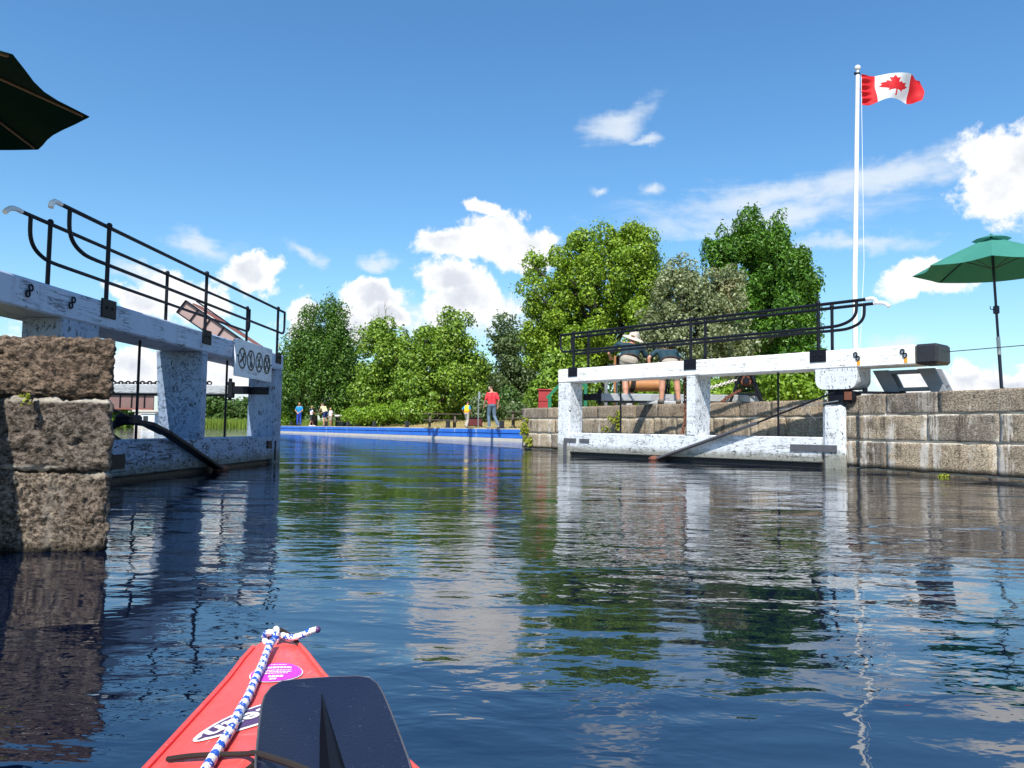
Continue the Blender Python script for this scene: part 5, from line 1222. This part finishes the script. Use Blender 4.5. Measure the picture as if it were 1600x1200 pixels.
    if wear.get('vest'):
        vp = []
        for s_ in (-1, 1): vp += [(waist + side * s_ * .06 * k - up_ * .02, chest + side * s_ * .075 * k, .135 * k, .13 * k)]
        vp += [(J['shl'] * .8 + J['shr'] * .2, J['shr'] * .8 + J['shl'] * .2, .085 * k, .085 * k)]
        fused('life_vest', vp, wear['vest'], root, voxel * 1.1, 2)
        vp = [(J['pelvis'] + side * s_ * .06 * k + up_ * .10 * k, waist + side * s_ * .06 * k, .145 * k, .14 * k) for s_ in (-1, 1)]
        fused('vest_skirt', vp, 'vest', root, voxel * 1.1, 2)
    if wear.get('band'):
        vp = [(J['pelvis'] + side * s_ * .06 * k + up_ * .10 * k, waist + side * s_ * .06 * k, .133 * k, .128 * k) for s_ in (-1, 1)]; fused('shirt_band', vp, wear['band'], root, voxel, 2)
        vp = [(J['shl'], J['shr'], .088 * k, .088 * k), (chest + side * -.08 * k + up_ * .04 * k, chest + side * .08 * k + up_ * .04 * k, .13 * k, .13 * k)]; fused('shirt_yoke', vp, wear['yoke'], root, voxel, 2)
    if wear.get('face', False):
        for s_ in (-1, 1):
            b = MB(); b.ball(J['head'] + look * .082 * k + es * s_ * .03 * k + hd * .02 * k, (.011 * k, .008 * k, .008 * k), 8, 5); e_ = b.build('eye', 'black_cloth', None, True); e_.parent = root
        b = MB(); b.ball(J['head'] + look * .082 * k - hd * .055 * k, (.022 * k, .007 * k, .006 * k), 8, 5); e_ = b.build('mouth', 'dark_red', None, True); e_.parent = root
    return root
def stand():
    return dict(pelvis=(0, 0, .95), neck=(0, 0, 1.47), head=(0, .03, 1.62), shl=(-.18, 0, 1.42), shr=(.18, 0, 1.42), ell=(-.24, -.03, 1.14), elr=(.24, -.03, 1.14), wrl=(-.25, .06, .90), wrr=(.25, .06, .90),
                hipl=(-.09, 0, .92), hipr=(.09, 0, .92), knl=(-.11, .03, .50), knr=(.11, .03, .50), anl=(-.12, -.02, .09), anr=(.12, -.02, .09), tol=(-.13, .16, .035), tor=(.13, .16, .035))
# man in red, walking away along the dock
p = stand(); p.update(head=(-.02, .10, 1.60), look=(-.35, .9, -.45), knl=(-.10, .10, .52), anl=(-.10, .0, .09), tol=(-.12, .17, .035), knr=(.12, .02, .50), anr=(.20, -.30, .13), tor=(.22, -.13, .04), ell=(-.27, .02, 1.14), wrl=(-.28, .16, .92), elr=(.26, -.10, 1.16), wrr=(.25, -.02, .93))
q = at(768, 668, 33.3)
person('man in red T-shirt, jeans and tan cap walking along the dock with head bowed', (q.x, 33.3, .53), R(18), 1.86, p, dict(top='red_cloth', legs='jeans', cap='tan_hat', shoes='grey_trousers', hair='hair_brown', sleeve=.8))
p = stand(); p.update(knl=(-.09, .20, .52), anl=(-.10, .02, .16), tol=(-.11, .17, .12), knr=(.09, .0, .50), anr=(.10, -.20, .09), tor=(.10, -.03, .035), ell=(-.28, -.12, 1.2), wrl=(-.26, .04, 1.02), elr=(.30, -.12, 1.2), wrr=(.30, .04, 1.0), neck=(0, .05, 1.46), head=(0, .12, 1.62), shl=(-.17, .04, 1.41), shr=(.17, .04, 1.41))
q = at(729, 667, 34.8)
person('small child in yellow and orange life vest and black cap running along the dock', (q.x, 34.8, .53), R(-25), 1.22, p, dict(top='blue_cloth', legs='grey_trousers', cap='black_cloth', hair='hair_brown', vest='vest_yellow', sleeve=.8), voxel=.012)
# fishing group
p = stand(); p.update(wrl=(-.04, .28, .98), wrr=(.06, .30, .95), ell=(-.27, .08, 1.16), elr=(.27, .08, 1.16), look=(0, 1, 0))
q = at(467, 667, 56.5)
person('man in bright blue shirt and trousers facing us on the far end of the dock', (q.x, 56.5, .53), R(180), 1.72, p, dict(top='blue_cloth', legs='royal', hair='hair_brown', face=True, shoes='black_cloth'))
p = stand(); p.update(knl=(-.10, .12, .50), anl=(-.10, .15, .09), tol=(-.10, .33, .035), knr=(.1, .0, .5), anr=(.1, -.16, .09), tor=(.1, .02, .035), wrl=(-.1, .36, 1.12), wrr=(.1, .36, 1.10), ell=(-.24, .12, 1.18), elr=(.24, .12, 1.18))
q = at(486, 667, 55)
person('child in red, white and navy shirt and black shorts beside the cedar trunk', (q.x, 55, .53), R(-70), 1.45, p, dict(top='white_cloth', legs='black_cloth', leg_len=.9, hair='hair_fair', band='red_stripe', yoke='navy_cloth', shoes='white_cloth'))
p = stand(); p.update(neck=(0, .24, 1.38), head=(0, .36, 1.47), shl=(-.17, .22, 1.34), shr=(.17, .22, 1.34), ell=(-.22, .34, 1.10), elr=(.22, .30, 1.08), wrl=(-.12, .52, .98), wrr=(.12, .50, .96), look=(0, .8, -.6))
q = at(508, 667.5, 52)
person('woman in pale yellow top and blue shorts leaning forward on the dock', (q.x, 52, .53), R(55), 1.72, p, dict(top='cream', legs='navy_cloth', leg_len=.62, hair='hair_brown', sleeve=.3, long=True))
p = stand()
q = at(516, 667, 54)
person('fair haired child half hidden behind the woman in the pale top', (q.x, 54, .53), R(140), 1.32, p, dict(top='grey_shed', legs='khaki', leg_len=.8, hair='hair_fair', face=True, long=True))
A_ = at(505, 646, 52.4); B_ = at(488, 637, 54.5); b = MB(); b.tube([A_, B_], .02, 5); o = b.build('fishing_rod', 'black_iron'); tag(o, 'thin fishing rod held out between the woman and the striped shirt child', 'fishing rod')
# two workers bent over the winch
def bent(): 
    p = stand(); p.update(pelvis=(0, -.06, .96), neck=(0, .40, 1.27), head=(0, .56, 1.30), shl=(-.19, .37, 1.25), shr=(.19, .37, 1.25), ell=(-.32, .50, 1.02), elr=(.32, .50, 1.02), wrl=(-.22, .66, .82), wrr=(.22, .66, .82), hipl=(-.10, -.05, .93), hipr=(.10, -.05, .93), look=(0, .5, -.85), knl=(-.15, .0, .5), knr=(.15, .0, .5), anl=(-.18, -.05, .09), anr=(.18, -.05, .09), tol=(-.20, .12, .035), tor=(.22, .12, .035)); return p
p = bent(); p.update(pelvis=(0, -.06, .87), hipl=(-.10, -.05, .84), hipr=(.10, -.05, .84), neck=(.07, .30, 1.24), head=(.12, .42, 1.37), shl=(-.18, .28, 1.26), shr=(.28, .28, 1.16), ell=(-.38, .36, 1.06), wrl=(-.34, .60, 1.0), elr=(.42, .36, .98), wrr=(.46, .50, .84), look=(.3, .8, -.5), hat_axis=(.30, -.22, .9), anl=(-.06, -.10, .09), knl=(-.07, .02, .5), tol=(-.08, .07, .035), anr=(.08, .2, .09), knr=(.07, .2, .5), tor=(.10, .37, .035))
q = at(982, 628, 16.7)
person('worker in sun hat, dark teal shirt and khaki shorts bending towards the winch', (q.x, 16.7, 1.10), R(-4), 1.86, p, dict(top='teal', legs='khaki', leg_len=.85, hat='tan_hat', belt='belt', leg_k=1.28, sleeve=.75, hair='hair_brown'), voxel=.012)
p = bent(); p.update(pelvis=(0, -.06, .85), hipl=(-.11, -.05, .82), hipr=(.11, -.05, .82), neck=(0, .36, 1.16), shl=(-.20, .33, 1.15), shr=(.20, .33, 1.15), ell=(-.38, .30, 1.0), wrl=(-.36, .30, .76), elr=(.34, .42, .94), wrr=(.24, .56, .76), head=(.02, .52, 1.13))
q = at(1046, 630, 15.65)
person('worker doubled over with head hidden, dark teal shirt and camouflage shorts, feet on the wall', (q.x, 15.65, 1.07), R(2), 1.68, p, dict(top='teal', legs='khaki', leg_len=.85, belt='belt', leg_k=1.28, sleeve=.6, hair='hair_brown'), voxel=.011)

# ---------------------------------------------------------------- kayak, rope, paddle
AX = Vector((-0.2843, 0.9587)); SD = Vector((AX.y, -AX.x))
ST = [(1.345, .004, .150), (1.34, .020, .149), (1.31, .034, .148), (1.25, .049, .146), (1.16, .066, .144), (1.04, .095, .142), (.93, .120, .142), (.84, .140, .143), (.70, .172, .15), (.5, .215, .165), (.3, .25, .18), (0, .285, .19), (-.4, .29, .19), (-.8, .26, .18), (-1.2, .19, .17), (-1.6, .08, .17), (-1.75, .01, .175)]
def kst(s):
    for a, c in zip(ST, ST[1:]):
        if c[0] <= s <= a[0]:
            f_ = (s - c[0]) / (a[0] - c[0]); return c[1] + (a[1] - c[1]) * f_, c[2] + (a[2] - c[2]) * f_
    return ST[0][1:] if s > ST[0][0] else ST[-1][1:]
def crown_h(hw, w, s):
    x = min(1, abs(w) / max(hw, 1e-4)); return (0.16 * hw) * (1 - x ** 2.2) + 0.0
def kp(s, w, dz=0.0):
    """point on the deck at distance s along the kayak, w to the side"""
    hw, ze = kst(s); q = AX * s + SD * w; return Vector((q.x, q.y, ze + crown_h(hw, w, s) + dz))
def kray(px, py, lift=0.0):
    """deck point seen at a photo pixel"""
    z = .16
    for _ in range(12):
        q = atz(px, py, z); v = Vector((q.x, q.y)); s = v.dot(AX); w = v.dot(SD); z = kp(s, w).z + lift
    return s, w, q
def kayak_mat():
    m = mat('kayak_red'); t = NT(m.node_tree); b = t.n['Principled BSDF']; p = t.new('ShaderNodeTexCoord').outputs['Object']
    s1 = t.noise(t.mapping(p, rot=(0, 0, .3), scale=(220, 9, 1)), 1.0, 3, .6); s2 = t.noise(t.mapping(p, rot=(0, 0, -.8), scale=(9, 180, 1)), 1.0, 3, .6)
    k = t.math('MULTIPLY', t.smooth(t.math('MAXIMUM', s1, s2), .69, .74), .35); spk = t.math('MULTIPLY', t.smooth(t.noise(p, 260, 2), .73, .77), .7)
    c = t.mix(t.noise(p, 9, 4), (0.80, 0.075, 0.065), (0.92, 0.12, 0.10)); c = t.mix(t.math('MAXIMUM', k, spk), c, (0.95, 0.55, 0.50)); c = t.mix(t.math('MULTIPLY', t.smooth(t.noise(t.mapping(p, loc=(3, 1, 0)), 130, 3), .70, .76), .6), c, (0.30, 0.02, 0.02))
    t.inp(b, 'Base Color', c); t.inp(b, 'Roughness', t.smooth(t.noise(p, 14, 4), .3, .7, .26, .5))
    bp = t.new('ShaderNodeBump'); bp.inputs['Distance'].default_value = .004; t.inp(bp, 'Height', t.noise(p, 22, 3)); t.inp(b, 'Normal', bp.outputs[0])
kayak_mat()
kay = thing('kayak', 'red plastic kayak bow pointing up the lock, magenta sticker on its deck', 'kayak', (AX.x * .5, AX.y * .5, 0))
b = MB(); rows = []
ss = []
for a, c in zip(ST, ST[1:]):
    n = max(1, int((a[0] - c[0]) / .03)); ss += [a[0] + (c[0] - a[0]) * i / n for i in range(n)]
ss.append(ST[-1][0])
NW_ = 14; cock = lambda s: 0
for s_ in ss:
    hw, ze = kst(s_); row = []
    for i in range(NW_ + 1):
        w = hw * (-1 + 2 * i / NW_); row.append(kp(s_, w))
    for f_, dz, wk in ((0, -.012, 1.03), (0, -.05, .97), (0, -.14, .80), (0, -.22, .45), (0, -.25, 0), (0, -.22, -.45), (0, -.14, -.80), (0, -.05, -.97), (0, -.012, -1.03)):
        q = AX * s_ + SD * hw * wk; row.append(Vector((q.x, q.y, ze + dz)))
    rows.append(row)
m_ = len(rows[0]); b.v = [tuple(v) for r_ in rows for v in r_]
for i in range(len(rows) - 1):
    for j in range(m_):
        if j < NW_ and -.32 < ss[i] < .30 and 3 <= j < NW_ - 3: continue      # cockpit opening
        b.f.append((i * m_ + j, i * m_ + (j + 1) % m_, (i + 1) * m_ + (j + 1) % m_, (i + 1) * m_ + j)); b.m.append(0)
b.f.append(tuple(range(m_))); b.m.append(0); b.f.append(tuple((len(rows) - 1) * m_ + j for j in reversed(range(m_)))); b.m.append(0)
b.build('hull', 'kayak_red', kay, True)
b = MB(); pts = []
for i in range(25):
    a = 2 * math.pi * i / 24; s_ = -.01 + .33 * math.cos(a); w = .165 * math.sin(a); pts.append(kp(s_, w, .012))
b.tube(pts, .014, 8, caps=False); b.build('coaming', 'black_iron', kay, True)
b = MB(); q = AX * -.12; b.box((q.x, q.y, .06), (.34, .34, .05), Matrix(((SD.x, AX.x, 0), (SD.y, AX.y, 0), (0, 0, 1))), .02); b.build('seat', 'black_iron', kay)
# moulded deck lines
for sgn in (-1, 1):
    b = MB(); pts = [kp(s_, sgn * kst(s_)[0] * .96, .0025) for s_ in [1.30 - .05 * i for i in range(20)]]; b.tube(pts, .0035, 6); b.build('seam', 'kayak_red', kay, True)
# stickers: flat print laid on the deck
simple('magenta_print', (0.62, 0.03, 0.50), 0.35, 0, 0.05); simple('white_print', (0.85, 0.83, 0.85), 0.4, 0, 0.05); simple('navy_print', (0.09, 0.04, 0.13), 0.4, 0, 0.2)
def decal(b, P_, dz, mi=0):
    vs = [kp(s_, w, dz) for s_, w in P_]; b.add(vs, [tuple(range(len(vs)))], mi)
def decal_grid(b, c, ax_, sx, sw, dz, mi=0, n=24, rings=5):
    """ellipse on the deck: centre (s,w), rotated; built in rings so it follows the crown"""
    vs = [kp(c[0], c[1], dz)]; fs = []
    for i in range(1, rings + 1):
        for j in range(n):
            a = 2 * math.pi * j / n; x = math.cos(a) * sx * i / rings; y = math.sin(a) * sw * i / rings
            vs.append(kp(c[0] + x * math.cos(ax_) + y * math.sin(ax_), c[1] - x * math.sin(ax_) + y * math.cos(ax_), dz))
    for j in range(n): fs.append((0, 1 + j, 1 + (j + 1) % n))
    for i in range(rings - 1):
        for j in range(n): fs.append((1 + i * n + j, 1 + (i + 1) * n + j, 1 + (i + 1) * n + (j + 1) % n, 1 + i * n + (j + 1) % n))
    b.add(vs, fs, mi)
s0, w0, _ = kray(432, 1052)
MA = R(-97)
b = MB(); decal_grid(b, (s0, w0), MA, .036, .046, .0016, 1); decal_grid(b, (s0, w0), MA, .0345, .044, .0022, 0)
# rows of tiny white print, read from the far side
def mpt(x, y):
    y *= 2.1; return (s0 + x * math.cos(MA) + y * math.sin(MA), w0 - x * math.sin(MA) + y * math.cos(MA))
def bar_(x0, x1, y0, y1): decal(b, [mpt(x0, y0), mpt(x1, y0), mpt(x1, y1), mpt(x0, y1)], .0028, 1)
rr = random.Random(3)
for (yy, hh_, xa_, xb_) in ((-.0165, .0016, -.012, .010), (-.0115, .0042, -.022, .018), (-.004, .0018, -.028, .020), (-.0005, .0018, -.026, .020), (.003, .0018, -.022, .016), (.0085, .0045, -.008, .012), (.0145, .0035, -.005, .004)):
    x = xa_
    while x < xb_: wv_ = rr.uniform(.0015, .005); bar_(x, min(x + wv_, xb_), yy, yy + hh_); x += wv_ + .0009
b.build('magenta_sticker', ('magenta_print', 'white_print'), kay)
# long maker's logo across the deck, lettering upside down to us
pa = kray(303, 1157); pb = kray(470, 1095)
c_ = kray(405, 1118); ang = math.atan2(-(pb[1] - pa[1]), (pb[0] - pa[0])); half = .5 * math.hypot(pb[0] - pa[0], pb[1] - pa[1])
b = MB(); half = .082
decal_grid(b, (c_[0], c_[1]), ang, half, .031, .0014, 1, 32, 6); decal_grid(b, (c_[0], c_[1]), ang, half * .88, .0255, .0020, 0, 32, 6)
q_ = (c_[0] - half * .89 * math.cos(ang), c_[1] + half * .89 * math.sin(ang)); decal_grid(b, q_, ang, .006, .003, .0022, 0, 10, 2)
b.build('logo_oval', ('navy_print', 'white_print'), kay)
fc = bpy.data.curves.new('lettering', 'FONT'); fc.body = 'Ocean'; fc.size = .040; fc.align_x = 'CENTER'; fc.align_y = 'CENTER'; fc.shear = .15; fc.offset = .0009
fo = bpy.data.objects.new('lettering', fc); COL.objects.link(fo); dg = bpy.context.evaluated_depsgraph_get(); lm = bpy.data.meshes.new_from_object(fo.evaluated_get(dg)); bpy.data.objects.remove(fo)
bm = bmesh.new(); bm.from_mesh(lm); bmesh.ops.subdivide_edges(bm, edges=bm.edges[:], cuts=1)
o_ = OFF[kay.name]
for v in bm.verts:
    x, y = -v.co.x * 1.25, v.co.y     # text x runs against the axis, so it reads from the bow
    y = -y
    x = v.co.x * -1.25; sx_, wy_ = x, -v.co.y * 1.15
    p3 = kp(c_[0] + sx_ * math.cos(ang) + wy_ * -math.sin(ang) * -1 * -1, c_[1] - sx_ * math.sin(ang) - wy_ * math.cos(ang) * -1 * -1, .0027); v.co = p3 - o_
bm.to_mesh(lm); bm.free(); lo = link('lettering', lm, kay, ('white_print',))
# bow toggle cord and hole
b = MB(); b.tube(curve_pts([kp(1.335, -.012, .004), kp(1.33, .0, .016), kp(1.325, .014, .012), kp(1.30, .033, .004), kp(1.29, .035, -.012)], 5), .0035, 6); b.ball(kp(1.33, -.004, .012), (.008, .008, .008)); b.build('toggle_cord', 'rope_dark', kay, True)
# deck bungee
pts = [kray(262, 1186, .004)[2], kray(300, 1181, .006)[2], kray(340, 1179, .006)[2], kray(385, 1178, .006)[2], kray(400, 1177, .03)[2], kray(440, 1189, .045)[2], kray(480, 1204, .045)[2], kray(560, 1240, .03)[2]]
b = MB(); b.tube(curve_pts(pts, 6), .0028, 8); b.build('bungee', 'rope_dark', kay, True)
pts = [kray(380, 1208, .003)[2], kray(395, 1196, .004)[2], kray(402, 1190, .006)[2]]
b = MB(); b.tube(pts, .0028, 8); b.build('bungee', 'rope_dark', kay, True)

# rope: blue and white braid from knot at the bow towards us
simple('rope_white', (0.80, 0.78, 0.76), 0.85, 0, 0.1, 60, 0.002, 400); simple('rope_blue', (0.01, 0.10, 0.55), 0.85, 0, 0.2, 60, 0.002, 400)
def braid(name, ctrl, r, parent, per=.025, nseg=5):
    P_ = curve_pts(ctrl, nseg * 4); L_ = [0]
    for a, c in zip(P_, P_[1:]): L_.append(L_[-1] + (c - a).length)
    # resample
    N = max(8, int(L_[-1] / .0022)); Q = []; j = 0
    for i in range(N + 1):
        t = L_[-1] * i / N
        while j < len(L_) - 2 and L_[j + 1] < t: j += 1
        Q.append(P_[j].lerp(P_[j + 1], (t - L_[j]) / max(1e-9, L_[j + 1] - L_[j])))
    n = 14; stp = L_[-1] / N
    def mf(i, jj):
        t = i * stp / per; a = jj / n
        x1 = (t + a) % 1; x2 = (t - a) % 1
        return 1 if (x1 < .48 and ((t * 4 + a * 7) % 1) < .86 and x2 < .80) else 0
    b = MB(); rr_ = [r * (1 + .07 * math.sin(i * stp / .0055 * 2 * math.pi)) for i in range(N + 1)]
    b.tube(Q, rr_, n, mfun=mf); return b.build(name, ('rope_white', 'rope_blue'), parent, True)
rp = thing('rope', 'blue and white braided rope knotted at the kayak bow and running down the deck', 'rope', tuple(kray(430, 1003)[2]))
rr0 = .0054
pl = [kray(426, 1002, .012)[2], kray(420, 1012, .012)[2], kray(411, 1035, .009)[2], kray(399, 1062, .007)[2], kray(388, 1088, .0065)[2], kray(374, 1112, .0065)[2], kray(362, 1138, .007)[2], kray(345, 1165, .0065)[2], kray(328, 1192, .006)[2], kray(300, 1240, .006)[2]]
braid('line', pl, rr0, rp)
K = kray(430, 1003)[2]
def kn(px, py, dz): return at(px, py, K.y + dz)
braid('knot_loop', [kn(418, 1004, .01), kn(414, 994, .005), kn(421, 988, -.004), kn(431, 992, -.012), kn(430, 1003, -.014), kn(420, 1008, -.008), kn(414, 1000, .004)], rr0 * .95, rp)
braid('knot_loop', [kn(424, 1009, -.006), kn(429, 999, -.016), kn(432, 986, -.012), kn(431, 984, 0), kn(425, 996, .012), kn(424, 1006, .014)], rr0 * .95, rp)
braid('tail', [kn(428, 996, .0), kn(440, 993, -.005), kn(455, 996, -.006), kn(470, 993, -.004), kn(483, 987, 0), kn(495, 983.5, .004)], rr0 * .92, rp)
b = MB(); b.ball(kn(496, 983.5, .004), rr0 * 1.02, 10, 7); b.build('taped_end', 'navy_print', rp, True)

# paddle
def paddle_mat():
    m = mat('blade_plastic'); t = NT(m.node_tree); b = t.n['Principled BSDF']; p = t.new('ShaderNodeTexCoord').outputs['Object']
    sc = t.noise(t.mapping(p, rot=(0, 0, .9), scale=(160, 5, 1)), 1.0, 3, .6); sc2 = t.noise(t.mapping(p, rot=(0, 0, -.5), scale=(4, 140, 1)), 1.0, 3, .6); pt_ = t.noise(p, 18, 3)
    k = t.math('MULTIPLY', t.smooth(t.math('MAXIMUM', sc, sc2), .70, .78), t.smooth(pt_, .46, .58)); spk = t.math('MULTIPLY', t.smooth(t.noise(p, 420, 2), .70, .76), .5)
    t.inp(b, 'Base Color', t.mix(t.math('MAXIMUM', k, spk), (0.010, 0.013, 0.034), (0.30, 0.33, 0.42))); b.inputs['Roughness'].default_value = .42; b.inputs['Specular IOR Level'].default_value = .2
    bp = t.new('ShaderNodeBump'); bp.inputs['Distance'].default_value = .0005; t.inp(bp, 'Height', t.noise(p, 300, 3)); t.inp(b, 'Normal', bp.outputs[0])
paddle_mat(); simple('rib_gloss', (0.004, 0.004, 0.007), 0.55, 0, 0.2, spec=0.12); simple('shaft_black', (0.02, 0.02, 0.022), 0.4, 0, 0.2)
ZB = .195
def bp_(px, py, dz=0): return atz(px, py, ZB + .012 + dz) - Vector((0, 0, .012))
outline = [(399, 1212), (400, 1185), (404, 1140), (409, 1102), (414, 1086), (424, 1073), (440, 1064), (470, 1060.5), (520, 1057), (560, 1056), (578, 1059), (590, 1068), (600, 1086), (612, 1115), (626, 1152), (638, 1185), (645, 1212)]
P_ = [bp_(*q) for q in outline]; nb = [Vector((-.150, .50, ZB)), Vector((-.135, .49, ZB)), Vector((-.118, .50, ZB))]
P_ += [P_[-1] + Vector((-.012, -.075, 0)), Vector((-.10, .56, ZB))] + nb[::-1] + [Vector((-.175, .56, ZB)), P_[0] + Vector((.02, -.07, 0))]
pc = sum(P_, Vector()) / len(P_)
pd = thing('paddle', 'dark navy paddle blade resting across the kayak deck, black rib down its middle', 'paddle', tuple(pc))
b = MB(); n = len(P_); RN = 8; vs = []; 
def bend(q, f_): return q + Vector((0, 0, .012 * (f_ ** 2)))
for side_ in (0, 1):
    for i in range(RN + 1):
        f_ = i / RN
        for q in P_:
            w = pc.lerp(q, max(f_, .001)); vs.append(bend(w, f_) + Vector((0, 0, -.004 if side_ else 0)))
fs = []; S_ = (RN + 1) * n
for side_ in (0, 1):
    for i in range(RN):
        for j in range(n):
            f4 = (side_ * S_ + i * n + j, side_ * S_ + i * n + (j + 1) % n, side_ * S_ + (i + 1) * n + (j + 1) % n, side_ * S_ + (i + 1) * n + j); fs.append(f4 if side_ == 0 else f4[::-1])
for j in range(n): fs.append((RN * n + j, RN * n + (j + 1) % n, S_ + RN * n + (j + 1) % n, S_ + RN * n + j))
b.add(vs, fs); b.build('blade', 'blade_plastic', pd, True)
b = MB(); b.tube([bend(q, 1) + Vector((0, 0, -.001)) for q in P_[:17]], .0013, 5); b.build('blade_edge', 'grey_iron', pd, True)
r0 = bp_(503, 1068, .005); r1 = bp_(526, 1206, .005); b = MB(); secs = []
for i in range(9):
    f_ = i / 8; c0 = r0.lerp(r1, f_) ; w = .0016 + .0125 * f_; h_ = .002 + .008 * f_; secs += [c0 + Vector((-w, 0, -.004)), c0 + Vector((-w * .35, 0, h_)), c0 + Vector((w * .35, 0, h_)), c0 + Vector((w, 0, -.004))]
fs = [(i * 4 + j, i * 4 + j + 1, i * 4 + 5 + j, i * 4 + 4 + j) for i in range(8) for j in range(3)] + [(0, 3, 2, 1), (32, 33, 34, 35)]
b.add(secs, fs); b.build('blade_rib', 'rib_gloss', pd, True)
b = MB(); b.tube([r1 + Vector((0, 0, 0)), Vector((-.135, .50, ZB + .004)), Vector((-.12, .42, .19)), Vector((.25, -.1, .30)), Vector((.85, -.75, .34))], [.008, .012, .0155, .0155, .0155], 14); b.build('shaft', 'shaft_black', pd, True)
